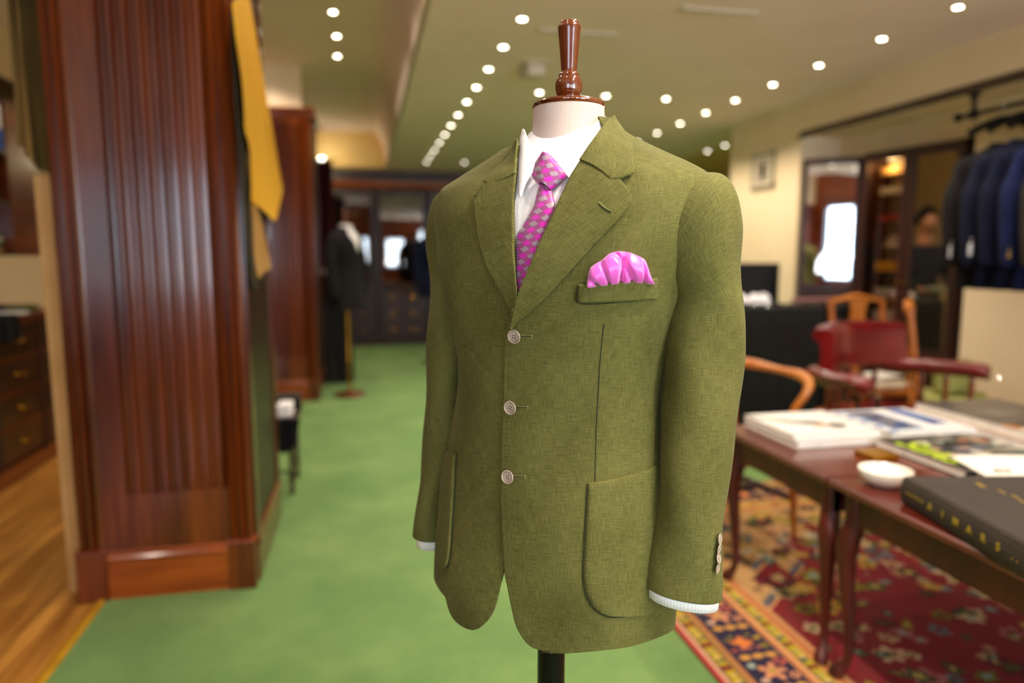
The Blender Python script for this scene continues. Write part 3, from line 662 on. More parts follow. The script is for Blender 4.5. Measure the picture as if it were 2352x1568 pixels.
def cuff(sf, name, drop, slant):
    a = np.linspace(-180, 180, 61); P0 = sf.pt(a, np.full_like(a, .25), -.006); P1 = sf.pt(a, np.zeros_like(a), -.006)
    d = np.array([0, 0, -1.]) * drop; ax = P1 - P0; P2 = P1 + d + np.array([0, 0, slant]) * ((P1 - P1.mean(0)) @ rtl)[:, None]
    G = np.stack([P0, P1, P2]); q = B(); q.grid(G, uv=np.stack([np.tile(a * .001, (3, 1)), G[..., 2]], -1)); return q.build(name, 'shirt', sh, smooth=True, solid=.002, auto=False)
cuff(SR, 'cuff', .0135, 0); cuff(SL, 'cuff', .016, 0)

# ---------------------------------------------------------------- tie
ti = thing('necktie', 'magenta and silver checked silk tie on the white shirt', 'tie', LOC, RZ)
ribbon(T, [(1243, 412), (1233, 437), (1225, 469), (1216, 487), (1200, 516), (1186, 540), (1183, 600), (1184, 650), (1190, 690)], [(1262, 412), (1268, 440), (1274, 470), (1278, 500), (1276, 540), (1262, 580), (1248, 620), (1232, 660), (1212, 700)],
       'blade', 'tie', ti, n=80, m=30, off=lambda t, s: -.002 + .006 * np.sin(t * math.pi) ** .6 - .004 * np.exp(-((t - .62) / .10) ** 2) * np.clip(1 - s * 6, 0, 1), thick=.003)
ribbon(T, [(1247, 369), (1236, 374), (1226, 386), (1221, 400), (1227, 413), (1238, 425)], [(1274, 366), (1283, 375), (1293, 389), (1302, 401), (1292, 415), (1266, 438)], 'knot', 'tie', ti, n=40, m=30,
       off=lambda t, s: .0 + .019 * np.sin(t * math.pi) ** .55 * (1 - .45 * s) , thick=.004, uvrot=25)

# ---------------------------------------------------------------- pocket square
ps = thing('pocket_square', 'puffed pink satin pocket square in the jacket breast pocket', 'handkerchief', LOC, RZ)
def fold(t, s):
    x = s; h = .008 + .010 * np.sin(np.pi * np.clip(t, 0, 1)) ** .8
    f = 0
    for (c0, sl, w, k) in ((.13, .10, .030, .9), (.32, .02, .022, 1.1), (.52, -.10, .030, 1.3), (.64, .24, .040, .9), (.84, .12, .025, .6)):
        f = f - k * .011 * np.exp(-((x - c0 + sl * (t - .3)) / w) ** 2) * np.clip(1.15 - t, 0, 1) ** .5 * np.clip(t * 4, .3, 1)
    return np.maximum(h + f, .0035) * np.clip(t * 5 + .4, 0, 1)
ribbon(T, [(1357, 658), (1385, 658), (1420, 656), (1455, 652), (1488, 648)], [(1349, 652), (1350, 640), (1355, 621), (1363, 610), (1385, 596), (1400, 583), (1418, 578), (1440, 579), (1460, 586), (1475, 594), (1482, 610), (1488, 638)],
       'satin_puff', 'silk', ps, n=120, m=50, off=fold, thick=.001)
# ================================================================= persian rug
def rug():
    x0, x1, y0, y1 = 1.015, 3.05, -.4, 3.44; dx = .0065
    nx, ny = int((x1 - x0) / dx), int((y1 - y0) / dx)
    X, Y = np.meshgrid(np.linspace(x0, x1, nx), np.linspace(y0, y1, ny)); W, Hh = x1 - x0, y1 - y0
    u = X - x0; v = Y - y0; du = np.minimum(u, W - u); dv = np.minimum(v, Hh - v)
    d = np.minimum(du, dv); along = np.where(du < dv, Y, X)          # distance from the edge, coordinate along it
    rg = np.random.RandomState(4); col = np.zeros(X.shape + (3,))
    def put(mask, h): col[mask] = L3(h)
    put(d >= 0, 'b3262a')
    put(d > .007, 'c98a70'); put(d > .013, 'b06a58'); put(d > .018, 'd39c7c'); put(d > .03, '3b3a1a')
    def yband(a, b, ph, yl):
        m = (d > a) & (d < b); put(m, yl); t = np.mod(along + ph, .13); c = np.abs(d - (a + b) / 2) / (b - a)
        put(m & (np.abs(t - .02) < .011), '7a1f1a'); put(m & (np.abs(t - .06) < .008) & (c < .3), '4a5a4c'); put(m & (np.abs(t - .078) < .008) & (c < .25), 'd8b070')
        put(m & (np.abs(t - .11) < .007) & (c < .3), 'b8a060')
        put(m & (c > .44), '3a3410')
    yband(.033, .074, 0, 'b89a08')
    put((d > .074) & (d < .104), 'c98f4c'); put((d > .082) & (d < .087), '6a4418'); put((d > .096) & (d < .104), 'b8684a')
    m = (d > .107) & (d < .263); put(m, '241838'); q = d - .185
    per = .34; t = np.mod(along + .02, per); c = t - per / 2
    for k in (-1, 0, 1):
        for tc in (.035, .20): put(m & (((q - k * .045) / .02) ** 2 + ((t - tc) / .013) ** 2 < 1), 'd79a44')
    rr = np.hypot(q, (t - .115)); th = np.arctan2(t - .115, q); put(m & (rr < .034 * (1 + .45 * np.cos(5 * th))), 'd98f62'); put(m & (rr < .010), '9a9434')
    rr = np.hypot(q + .01, t - .28); th = np.arctan2(t - .28, q + .01); put(m & (rr < .03 * (1 + .3 * np.cos(4 * th + .6))), 'dc7c34')
    for (a, b, r, h) in ((-.05, .075, .014, 'c9a890'), (.05, .16, .02, 'c25a48'), (.055, .085, .016, 'd98f62'), (-.05, .155, .013, '9fb0a0'), (.055, .25, .014, '8a7a20'), (-.055, .3, .012, '6c5a28'),
                         (.0, .245, .010, 'a85a50'), (.03, .245, .010, 'a85a50'), (-.03, .245, .010, 'a85a50'), (.055, .30, .012, 'c8a018'), (-.058, .24, .010, 'b05038'), (-.03, .318, .008, '8a7a20'), (.03, .318, .008, '8a7a20')):
        e = np.hypot(q - a, t - b); put(m & (e < r) & (e > (r * .45 if r > .014 else 0)), h)
    put((d > .263) & (d < .298), 'd3955a'); put((d > .270) & (d < .277), 'b94a30'); put((d > .284) & (d < .289), 'e8b070'); put((d > .263) & (d < .267), 'c8a8a8')
    yband(.298, .339, .05, 'b8a40a')
    put((d > .339) & (d < .385), 'cf9050'); put((d > .347) & (d < .354), 'c05a34'); put((d > .364) & (d < .370), 'a03c28'); put((d > .376), 'c9925c')
    f = d > .385
    # field: cream spandrels in the corners, red centre
    cu = np.minimum(u, W - u) - .385; cv = np.minimum(v, Hh - v) - .385
    step = .19 + .0 * cu
    lim = .80 - .85 * cu + .09 * np.sign(np.sin(cu * 26))
    cream = f & (cv < lim) & (cu < .75); line = f & (np.abs(cv - lim) < .02) & (cu < .78)
    put(f, '7e1018')
    big = .5 + .5 * np.sin(X * 9 + 2 * np.sin(Y * 5)) * np.sin(Y * 8 + 1.7 * np.sin(X * 6)); put(f & (big > .8), '7a1a1c')
    put(cream, 'c0935a'); put(cream & (big > .72), 'a87a40'); put(line, '5c5a60'); put(f & (np.abs(cv - lim - .03) < .006) & (cu < .78), 'e0a060')
    # motifs scattered over the field
    sub = (X > x0) & (Y > .3)
    for k in range(620):
        px_, py_ = rg.uniform(x0 + .4, x1 - .4), rg.uniform(y0 + .4, y1 - .4); r = rg.uniform(.014, .045); asp = rg.uniform(.45, 1.6); an = rg.uniform(0, 3.14)
        i0, i1 = int((py_ - y0 - .07) / dx), int((py_ - y0 + .07) / dx); j0, j1 = int((px_ - x0 - .07) / dx), int((px_ - x0 + .07) / dx)
        xx = X[i0:i1, j0:j1] - px_; yy = Y[i0:i1, j0:j1] - py_; a_ = xx * math.cos(an) + yy * math.sin(an); b_ = -xx * math.sin(an) + yy * math.cos(an)
        e = np.hypot(a_ / r, b_ / (r * asp)); th = np.arctan2(b_, a_); e = e / (1 + .25 * np.cos(5 * th))
        hh = ['6e6a12', '8c7c14', 'b39468', '2c2a10', 'a05a58', '56686a', 'c2a47c', '3c4a18', 'b8862c', '5a0c14'][rg.randint(10)]
        blk = col[i0:i1, j0:j1]; fm = f[i0:i1, j0:j1]; blk[fm & (e < 1)] = L3(hh); blk[fm & (e < .45)] = L3(['b89a50', '6a1014', '8a9a8c', '4a4a10'][rg.randint(4)])
    col *= (.82 + .3 * rg.rand(*X.shape))[..., None]
    b = B(); b.grid(np.stack([X, Y, np.full_like(X, .012)], -1)); n = len(b.v); b.box(x0, x1, y0, y1, 0, .0115)
    cc = np.ones((len(b.v), 4)); cc[:n, :3] = col.reshape(-1, 3); cc[n:, :3] = L3('9a2026')
    m_ = painted_mat('woven_rug_pile', .95, .6)
    o = b.build('persian_rug', m_, col=cc)
    tag(o, 'patterned persian rug with red field and navy and yellow borders under the mahogany table', 'rug'); return o
rug()
RG = .012

# ================================================================= the long table with books
TT = .625
def cabriole(b_parent, x, y, sx, sy, z1, z0=0, k=1):
    pts = [(x, y, z1), (x, y, z1 - .10), (x + sx * .012, y + sy * .012, z1 - .17), (x + sx * .010, y + sy * .010, z1 - .26), (x, y, z1 - .42), (x - sx * .002, y - sy * .002, z0 + .07), (x + sx * .008, y + sy * .008, z0 + .03), (x + sx * .02, y + sy * .02, z0 + .012), (x + sx * .022, y + sy * .022, z0)]
    r = [.030, .030, .033, .024, .016, .0125, .016, .026, .022]
    c = smooth_curve([p + (q,) for p, q in zip(pts, r)], 30)
    return B().tube([p[:3] for p in c], [p[3] for p in c], 12).build('leg', 'table_leg', b_parent, smooth=True)
def table(x0, x1, y0, y1, name, label):
    t = thing(name, label, 'table', ((x0 + x1) / 2, (y0 + y1) / 2, RG + .003)); cx_, cy_ = (x0 + x1) / 2, (y0 + y1) / 2; w, d = (x1 - x0) / 2, (y1 - y0) / 2; h = TT - RG - .003
    b = B().prism([(-w + .004, h - .022), (-w, h - .016), (-w, h - .006), (-w + .006, h), (w - .006, h), (w, h - .006), (w, h - .016), (w - .004, h - .022)], -d, d, 'y'); b.build('table_top', 'table', t)
    for (a, c, e, f) in ((-w + .05, -w + .07, -d + .02, d - .02), (w - .07, w - .05, -d + .02, d - .02)): B().box(a, c, e, f, h - .12, h - .022).build('apron', 'table_leg', t)
    for (e, f) in ((-d + .02, -d + .04), (d - .04, d - .02)): B().box(-w + .05, w - .05, e, f, h - .12, h - .022).build('apron', 'table_leg', t)
    for sx in (-1, 1):
        for sy in (-1, 1): cabriole(t, sx * (w - .062), sy * (d - .05), sx, sy, h - .022)
    return t
table(1.33, 2.62, 1.775, 2.42, 'long_table', 'far mahogany table with cabriole legs, white picture books on its end')
table(1.33, 2.62, .35, 1.765, 'long_table', 'near mahogany table carrying the big black book')
PG = (.86, .80, .76)
def book(name, label, x0, x1, y0, y1, z, h, cover, back=None, parts=True, rz=0, edge=PG, catn='book', group=None):
    w, d = x1 - x0, y1 - y0; t = thing(name, label, catn, (x0, y0, z), rz, group)
    painted_box('front_cover', w, d, .003, cover, t, nx=70, ny=90, edge=edge if back is None else back, loc=(0, 0, h - .003))
    B().box(.004, w - .004, .004, d - .003, .003, h - .003).build('pages', 'paper', t)
    B().box(0, w, 0, d, 0, .003).build('back_cover', M['cov_' + name] if 'cov_' + name in M else 'paper', t)
    sp = B().box(0, w, 0, .004, .001, h - .001).build('spine', M['cov_' + name] if 'cov_' + name in M else 'paper', t)
    return t
def cwhite(u, v):
    c = np.zeros(u.shape + (3,)) + L3('f4f2ee')
    def blob(cx, cy, rx, ry, h): c[((u - cx) / rx) ** 2 + ((v - cy) / ry) ** 2 < 1] = L3(h)
    m = np.abs(v - (.95 - .95 * u - .1 * np.sin(u * 6))) < .05 + .05 * u; c[m & (u < .62)] = L3('15110f')
    blob(.45, .50, .12, .06, '15110f'); blob(.55, .36, .09, .06, 'c98a4a'); blob(.62, .30, .07, .05, 'b08068'); blob(.72, .33, .1, .08, '2c1c16'); blob(.30, .72, .10, .04, 'e8e4e0')
    blob(.66, .2, .08, .03, '3a3a36'); return c
def cblue(u, v):
    c = np.zeros(u.shape + (3,)) + L3('eceef0'); w = u - .25 * (1 - v) * 0
    c[(u > .12) & (u < .50) & (v > .12) & (v < .95)] = L3('4c78a8'); m = (u > .16) & (u < .46) & (v > .2) & (v < .9); c[m & (np.sin(v * 22 + u * 8) > .1)] = L3('8a6a3a'); c[m & (np.sin(v * 17 - u * 9) > .6)] = L3('24406e')
    c[(u > .50) & (u < .66)] = L3('f4f4f6'); c[(u > .70) & (u < .9) & (v > .45) & (v < .97)] = L3('3f68b0'); c[(u > .70) & (u < .9) & (v > .25) & (v < .45)] = L3('1c3f92')
    c[(u < .10) & (np.sin(v * 30) > .3)] = L3('5a7ab8'); return c
def csuits(u, v):
    rg = np.random.RandomState(2); c = np.zeros(u.shape + (3,)) + L3('20201a')
    for k in range(60):
        cx_, cy_ = rg.uniform(.2, 1), rg.uniform(.0, .95); h = ['5a6460', '8a8478', '3c3c38', 'b09078', '6a6c80', 'c8c4b4', '48504c', 'a05a40', '2c2e38'][rg.randint(9)]
        c[((u - cx_) / rg.uniform(.04, .16)) ** 2 + ((v - cy_) / rg.uniform(.02, .09)) ** 2 < 1] = L3(h)
    c[(u > .22) & (u < .62) & (v > .1) & (v < .18)] = L3('a88838'); return c
def cgrey(u, v):
    c = np.zeros(u.shape + (3,)) + L3('57504a'); m = v < .42; c[m] = L3('2c2624')
    c[(v < .42) & (np.sin(u * 9 + v * 5) > .2)] = L3('b0703a'); c[(v < .30) & (np.sin(u * 30 + v * 25) > .3)] = L3('4a5aa0'); c[(v < .34) & (np.sin(u * 18 - v * 40) > .6)] = L3('d0b8a0'); c[v < .06] = L3('dc8a34')
    c[(u > .3) & (u < .55) & (np.abs(v - .72) < .012)] = L3('8e857a'); c[(u > .28) & (u < .6) & (np.abs(v - .64) < .014)] = L3('8a8076'); return c
M['cov_picture_book'] = M['paper']
z0 = TT + .0005
book('picture_book', 'white picture book with a small dark figure on its cover, on the far table end', 1.425, 1.765, 2.075, 2.40, z0 + .0245, .020, cwhite)
book('picture_book', 'plain white book lying under the one with the dark figure', 1.43, 1.755, 2.06, 2.405, z0, .024, lambda u, v: np.zeros(u.shape + (3,)) + L3('efe9e6'))
book('landscape_book', 'white book with blue and brown landscape photographs beside the white pair', 1.80, 2.15, 2.06, 2.41, z0, .036, cblue)
M['cov_style_magazine'] = plain('black_cover', '1a1816', '100e0d', .4, 10)
bk = book('style_magazine', 'dark covered magazine book with lime Suits lettering', 1.715, 2.115, 1.665, 2.045, z0, .026, csuits)
def text(s, size, parent, mat, loc, rot, name, ext=.0004, shear=0):
    cu = bpy.data.curves.new('lettering', 'FONT'); cu.body = s; cu.size = size; cu.extrude = ext; cu.align_x = 'CENTER'; cu.align_y = 'CENTER'; cu.shear = shear; cu.offset = size * .02; cu.resolution_u = 3
    o = bpy.data.objects.new('tmp', cu); COL.objects.link(o); dg = bpy.context.evaluated_depsgraph_get(); me = bpy.data.meshes.new_from_object(o.evaluated_get(dg)); bpy.data.objects.remove(o)
    me.materials.clear(); me.materials.append(M[mat]); r = bpy.data.objects.new(name, me); COL.objects.link(r); r.parent = parent; r.location = loc; r.rotation_euler = rot; return r
M['lime'] = plain('lime_ink', 'b8d000', 'a8c400', .4, 5)
M['black_ink'] = plain('black_ink', '1a1614', '100e0c', .5, 5)
text('Suits', .13, bk, 'lime', (.062, .20, .0265), (0, 0, -math.pi / 2), 'lettering', shear=.25)
book('style_magazine', 'slim picture magazine half under the white flyer, left of the big black book', 1.74, 2.10, 1.50, 1.655, z0, .020, csuits)
fl = thing('flyer', 'blank white flyer lying across the dark magazines', 'leaflet', (1.72, 1.60, z0 + .030), math.radians(-16))
xx, yy = np.meshgrid(np.linspace(0, .30, 20), np.linspace(0, .20, 16)); B().grid(np.stack([xx, yy, .006 * np.sin(xx * 9) * (yy / .2) + .004 * (yy / .2) ** 2], -1)).build('sheet', 'paper', fl, smooth=True, solid=.0006)
text('6/3', .035, fl, 'black_ink', (.07, .05, .0055), (0, 0, -.2), 'lettering')
b2 = book('large_album', 'thick pale edged book under the dark grey album at the far right of the table', 2.18, 2.60, 1.72, 2.40, z0, .030, lambda u, v: np.zeros(u.shape + (3,)) + L3('c8a890'), edge=(.75, .6, .52))
book('large_album', 'dark grey covered album with an orange picture, topmost at the far right of the table', 2.20, 2.60, 1.74, 2.41, z0 + .0305, .026, cgrey)
# brass coaster box, bowl
cb = thing('coaster', 'small square brass coaster box beside the white books', 'coaster', (1.63, 1.93, z0), .05)
B().box(-.05, .05, -.045, .045, 0, .010).build('base', 'brass', cb, bevel=.002); B().box(-.052, .052, -.047, .047, .0105, .016).build('lid', 'brass', cb, bevel=.002)
bw = [(.034, 0), (.038, .003), (.058, .014), (.069, .030), (.072, .045), (.0715, .048), (.069, .0485), (.066, .044), (.058, .03), (.04, .016), (.001, .012)]
bo = B().lathe(bw, seg=48).build('bowl', 'ceramic', smooth=True, loc=(1.448, 1.675, z0)); tag(bo, 'small round white china bowl on the mahogany table', 'bowl')
# the big black book, spine towards the camera
bb = thing('large_book', 'big black clothbound book with gold spine lettering at the table edge', 'book', (1.388, 1.535, TT + .0005), math.radians(-11)); M['bookcloth'] = plain('black_bookcloth', '3a2f28', '2e2520', .75, 6, .3)
WB, DB, HB = .72, .80, .075
# local x runs away from the aisle, local y towards the viewer is negative
B().box(.004, WB - .01, -DB + .012, -.012, .006, HB - .006).build('pages', 'paper', bb)
B().box(0, WB, -DB, 0, HB - .006, HB).build('front_cover', 'bookcloth', bb, bevel=.002); B().box(0, WB, -DB, 0, 0, .006).build('back_cover', 'bookcloth', bb, bevel=.002)
pr_ = [(-.004, .004), (-.009, .02), (-.011, HB / 2), (-.009, HB - .02), (-.004, HB - .004), (.004, HB - .0005), (.004, .0005)]
B().prism([(p[0], p[1]) for p in pr_], -DB, 0, 'y').build('spine', 'bookcloth', bb)
R0 = (math.pi / 2, 0, -math.pi / 2)
for k in range(6): text('O', .010, bb, 'gold', (-.0118, -.035 - k * .0125, .040), R0, 'lettering')
for s_, y_ in (('A', .130), ('I', .180), ('M', .228), ('A', .275), ('R', .322), ('S', .368), ('.', .41), ('.', .425)): text(s_, .026, bb, 'gold', (-.0118, -y_, .038), (math.pi / 2, 0, -math.pi / 2), 'lettering')
text('NAVY', .014, bb, 'gold', (.16, -.11, HB + .0003), (0, 0, -math.pi / 2), 'lettering') if False else None
for j in range(2): text('oxo oxoox oxo', .018, bb, 'gold', (.20 + .022 * j, -.20, HB + .0003), (0, 0, -math.pi / 2), 'lettering') if False else None
B().box(.145, .155, -.09, -.06, HB, HB + .0006).build('gold_line', 'gold', bb)
for j in range(5): B().box(.165 + .008 * (j % 2), .170 + .008 * (j % 2), -.14 - j * .035, -.115 - j * .035, HB, HB + .0006).build('gold_line', 'gold', bb)

# ================================================================= fluted mahogany pillars
def pillar():
    t = thing('fluted_pillar', 'x', 'pillar'); W, D, Z = .61, .78, 2.5
    B().box(.03, W - .03, .03, D, .0, Z).build('carcass', 'mahog', t)
    # front panel with eight stopped flutes
    n = 8; c0 = .195; sp = .0475; xs_ = [(.085, 0)]; r = .0165
    for k in range(n):
        c = c0 + k * sp - .005
        for a in np.linspace(0, math.pi, 9): xs_.append((c - r * math.cos(a), .022 * math.sin(a)))
    xs_.append((W - .085, 0)); poly = [(p[0], p[1]) for p in xs_] + [(W - .085, .045), (.085, .045)]
    B().prism(poly, .40, Z - .12, 'z').build('fluted_panel', 'mahog', t, smooth=True)
    B().box(.085, W - .085, 0, .045, .185, .40).build('lower_panel', 'mahog', t)
    B().box(.085, W - .085, 0, .045, Z - .12, Z).build('upper_panel', 'mahog', t)
    for k in range(n): B().lathe([(.001, 0), (.0135, 0), (.0135, .01), (.001, .012)], c=(c0 + k * sp - .005, .012, .397), seg=12).build('flute_stop', 'mahog', t)
    for s_ in (0, 1):
        x0_ = 0 if s_ == 0 else W - .085; pp = [(x0_, .04)]
        for (a, b_) in ((0, -.002), (.010, -.014), (.020, -.002), (.026, .004), (.032, -.004), (.042, -.016), (.052, -.004), (.057, .004), (.062, -.002), (.070, -.012), (.079, -.002), (.085, 0)):
            pp.append((x0_ + a, b_))
        pp.append((x0_ + .085, .04)); B().prism(pp, .19, Z, 'z').build('corner_post', 'mahog', t, smooth=True)
        B().box(x0_ - .012 + (.0 if s_ == 0 else .006), x0_ + .091, -.018, .05, 0, .19).build('plinth_block', 'mahog', t, bevel=.004)
        B().box(x0_ - .014 + (0 if s_ == 0 else .004), x0_ + .093, -.021, .05, .19, .196).build('plinth_cap', 'mahog_x', t, bevel=.002)
    B().box(.091, W - .085, -.004, .04, 0, .145).build('plinth', 'mahog_x', t)
    B().prism([(-.004, .145), (-.012, .150), (-.014, .160), (-.008, .166), (-.004, .170), (-.007, .178), (0, .188), (.04, .188), (.04, .145)], .091, W - .085, 'x').build('plinth_moulding', 'mahog_x', t)
    # right side
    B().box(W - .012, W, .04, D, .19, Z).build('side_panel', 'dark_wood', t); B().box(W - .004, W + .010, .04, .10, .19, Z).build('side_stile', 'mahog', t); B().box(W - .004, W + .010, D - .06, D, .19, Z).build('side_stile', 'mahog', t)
    B().box(W - .01, W + .012, .05, D, 0, .145).build('side_plinth', 'mahog_y', t); B().prism([(W + .012, .145), (W + .020, .150), (W + .018, .166), (W + .010, .188), (W - .01, .188), (W - .01, .145)], .05, D, 'y').build('side_moulding', 'mahog_y', t)
    B().box(-.002, .012, .04, D, 0, Z).build('side_panel', 'mahog', t)
    # cornice
    B().prism([(-.0, Z - .05), (-.012, Z - .045), (-.016, Z - .02), (-.035, Z - .005), (-.04, Z + .012), (-.04, Z + .02), (.1, Z + .02), (.1, Z - .05)], -.02, W + .04, 'x').build('cornice', 'mahog_x', t)
    B().box(W - .01, W + .04, .0, D, Z - .03, Z + .02).build('cornice', 'mahog_y', t)
    return t
p0 = pillar(); p0.location = (-1.055, 2.735, 0); p0['label'] = 'near fluted mahogany pillar with plinth at the left, card patterns hung on its side'
p1 = copy_tree(p0); p1.location = (-1.035, 6.33, 0); p1['label'] = 'far fluted mahogany pillar below the white column, behind the yellow card'
for o in (p0, p1): o['group'] = 'fluted mahogany pillars'
struct('wall_column', B().box(-.99, -.47, 2.85, 3.45, 2.5, ZU), 'cream_paint'); struct('wall_column', B().box(-.97, -.485, 6.36, 7.0, 2.5, ZU), 'cream_paint')
bpy.data.objects['wall_column'].name = 'trim_4'; bpy.data.objects['wall_column.001'].name = 'trim_5'

# ================================================================= paper patterns hanging on the near pillar
def card(name, label, pts, X, mat, thick=.004, tilt=0, curl=.004):
    """a hanging card cut to an outline given in (y, z)"""
    P = smooth_curve(pts + [pts[0]], 70)[:-1]; zt = max(P[:, 1]); b = B()
    n = len(P); vs = [(X + tilt * (zt - z) + curl * math.sin((y - P[:, 0].mean()) * 6), y, z) for y, z in P]; vs2 = [(x + thick, y, z) for x, y, z in vs]
    o = bpy.data.meshes.new(name); bm = bmesh.new(); A = [bm.verts.new(v) for v in vs]; C_ = [bm.verts.new(v) for v in vs2]
    f1 = bm.faces.new(A); f2 = bm.faces.new(C_[::-1])
    for i in range(n): bm.faces.new((A[i], C_[i], C_[(i + 1) % n], A[(i + 1) % n]))
    bmesh.ops.triangulate(bm, faces=[f1, f2]); bmesh.ops.recalc_face_normals(bm, faces=bm.faces); bm.to_mesh(o); bm.free(); o.materials.append(M[mat])
    ob = bpy.data.objects.new(name, o); COL.objects.link(ob); return ob
def px_card(X, px): return [tuple(atx(x, y, X)[1:]) for x, y in px]
XP = -.403
ye = thing('card_pattern', 'bright yellow card tailoring pattern hung on the side of the near pillar', 'pattern'); 
ye_c = card('card', '', px_card(XP, [(532, 8), (572, -5), (590, 140), (604, 250), (622, 330), (640, 400), (649, 436), (640, 470), (628, 506), (606, 484), (582, 465), (578, 450), (583, 400), (584, 350), (576, 318), (564, 306), (562, 260), (556, 180), (542, 95), (538, 60)]), XP, 'yellow_card'); ye_c.parent = ye
B().tube([(XP + .002, 3.0, 2.30), (XP + .002, 3.0, 2.42), (-.445, 3.0, 2.44)], .003, 6).build('hook', 'black_metal', ye)
def shifted(X, px, **k): return px_card(X, px)
tn = card('card_pattern', '', px_card(-.413, [(574, 320), (582, 335), (584, 400), (582, 466), (596, 500), (607, 560), (618, 614), (602, 619), (594, 640), (586, 600), (581, 520), (575, 430), (570, 360)]), -.413, 'tan_card')
tag(tn, 'tan card tailoring pattern hanging behind the yellow one', 'pattern')
dk = card('card_pattern', '', px_card(-.423, [(530, 30), (545, 60), (556, 200), (562, 300), (582, 310), (586, 340), (583, 420), (590, 540), (592, 650), (577, 652), (566, 560), (552, 380), (540, 200)]), -.423, 'dark_card')
tag(dk, 'long dark olive pattern hanging closest to the pillar, under the tan one', 'pattern')
# left of the pillar: tall tan board and olive cloth
lb = thing('tan_board', 'tall tan card board leaning against the left side of the near pillar', 'board', (-1.135, 2.84, -.004))
B().add([(-.005, 0, 0), (.055, 0, 0), (.055, .008, 0), (-.005, .008, 0), (-.034, .05, 1.575), (.055, .05, 1.575), (.055, .058, 1.575), (-.034, .058, 1.575)], [(0, 3, 2, 1), (4, 5, 6, 7), (0, 1, 5, 4), (1, 2, 6, 5), (2, 3, 7, 6), (3, 0, 4, 7)]).build('board', 'tan_card', lb)
oc = thing('draped_cloth', 'brown olive cloth hanging over the left side of the near pillar', 'cloth', (-1.12, 2.80, 0))
yy, zz = np.meshgrid(np.linspace(0, 1, 24), np.linspace(0, 1, 40))
zb = 1.56 + .10 * (1 - yy); z_ = zb + (2.48 - zb) * zz; x_ = -.062 + .10 * yy + .012 * np.sin(yy * 14 + zz * 2) + .02 * (1 - zz) * (1 - yy)
B().grid(np.stack([x_, -.02 + .05 * np.sin(yy * 9) + .03 * zz, z_], -1)).build('cloth', plain('olive_brown_cloth', '7a5c24', '4a3814', .85, 5, stretch=(3, 3, .3)), oc, smooth=True, solid=.006)
B().tube([(-.06, .0, 2.47), (.06, .02, 2.47)], .008, 8).build('hanging_rail', 'black_metal', oc)
# ================================================================= simple tailored jackets (rail and background mannequins)
def fabric(name, a, b_): return plain(name, a, b_, .9, 40, .1, sheen=.02, spec=.15)
M['charcoal'] = fabric('charcoal_wool', '201d1d', '171515'); M['navy'] = fabric('navy_wool', '13162e', '0d1024'); M['blue'] = fabric('mid_blue_wool', '1a2348', '12193a')
M['greywool'] = fabric('grey_brown_wool', '3a3530', '2b2723'); M['ink'] = fabric('ink_blue_wool', '171a2e', '0f1222'); M['royal'] = fabric('bright_blue_wool', '20357e', '182860'); M['black_wool'] = fabric('black_wool', '121116', '0b0a0e')
TB = RingSurf(fixr([((0, r[6], r[0]), (r[1], 0, 0), (0, r[3], 0), (0, -r[2], 0), r[4]) for r in TR[::2] + [TR[-1]]]))
def surf_mesh(s, a0, a1, b0, b1, na, nb, off=0):
    a, b = np.meshgrid(np.linspace(a0, a1, na), np.linspace(b0, b1, nb)); q = B(); orient_grid(q, s.pt(a, b, off), s, a, b, np.stack([a * .0026, b], -1)); return q
def small_jacket(mat, squash=1.0, name='hanging_jacket', shirt=True):
    t = thing(name, 'x', 'jacket'); nb = TB.n - 1
    s = RingSurf([(tuple(r[:3] * np.array([1, squash, 1])), tuple(r[3:6]), tuple(r[6:9] * squash), tuple(r[9:12] * squash), r[12]) for r in TB.A])
    surf_mesh(s, -268, 88, 0, nb - .01, 64, 40).build('body', mat, t, smooth='all', auto=False, solid=.004)
    for sd in (-1, 1):
        R = []
        for (x, y, z, hw, dp) in ((.215, -.03, .84, .040, .048), (.222, -.02, .95, .045, .052), (.224, -.005, 1.08, .050, .056), (.218, 0, 1.2, .054, .058)):
            R.append(((sd * x, y * squash, z), (sd * hw, 0, 0), (0, dp * max(squash, .75), 0), (0, dp * max(squash, .75), 0), 2.1))
        for (ox, oz, ix, iz, dep) in ((.240, 1.300, .150, 1.235, .059), (.232, 1.345, .147, 1.238, .062), (.214, 1.378, .143, 1.242, .067), (.194, 1.386, .14, 1.25, .066)):
            R.append(((sd * (ox + ix) / 2, 0, (oz + iz) / 2), (sd * (ox - ix) / 2, 0, (oz - iz) / 2), (0, dep * squash, 0), (0, dep * squash, 0), 2.1))
        surf_mesh(RingSurf(R), -180, 180, 0, len(R) - 1.01, 25, 24).build('sleeve', mat, t, smooth='all', auto=False, solid=.004)
    rb = lambda A, Bp, nm, mt, off: ribbon(s, A, Bp, nm, mt, t, n=16, m=6, off=lambda t_, s_: off + 0 * t_, thick=.003, params=True)
    k = nb / 10.0
    if shirt: rb([(-93, 4.4 * k), (-97, 5.5 * k), (-108, 7 * k), (-125, 9.3 * k)], [(-87, 4.4 * k), (-83, 5.5 * k), (-72, 7 * k), (-55, 9.3 * k)], 'shirt_front', 'white_cotton', .003)
    rb([(-87, 4.3 * k), (-83, 5.5 * k), (-72, 7 * k), (-58, 9.2 * k)], [(-86, 4.3 * k), (-66, 5.2 * k), (-54, 6.6 * k), (-35, 9.2 * k)], 'lapel', mat, .006)
    rb([(-93, 4.3 * k), (-97, 5.5 * k), (-108, 7 * k), (-122, 9.2 * k)], [(-94, 4.3 * k), (-114, 5.2 * k), (-126, 6.6 * k), (-145, 9.2 * k)], 'lapel', mat, .006)
    return t, s
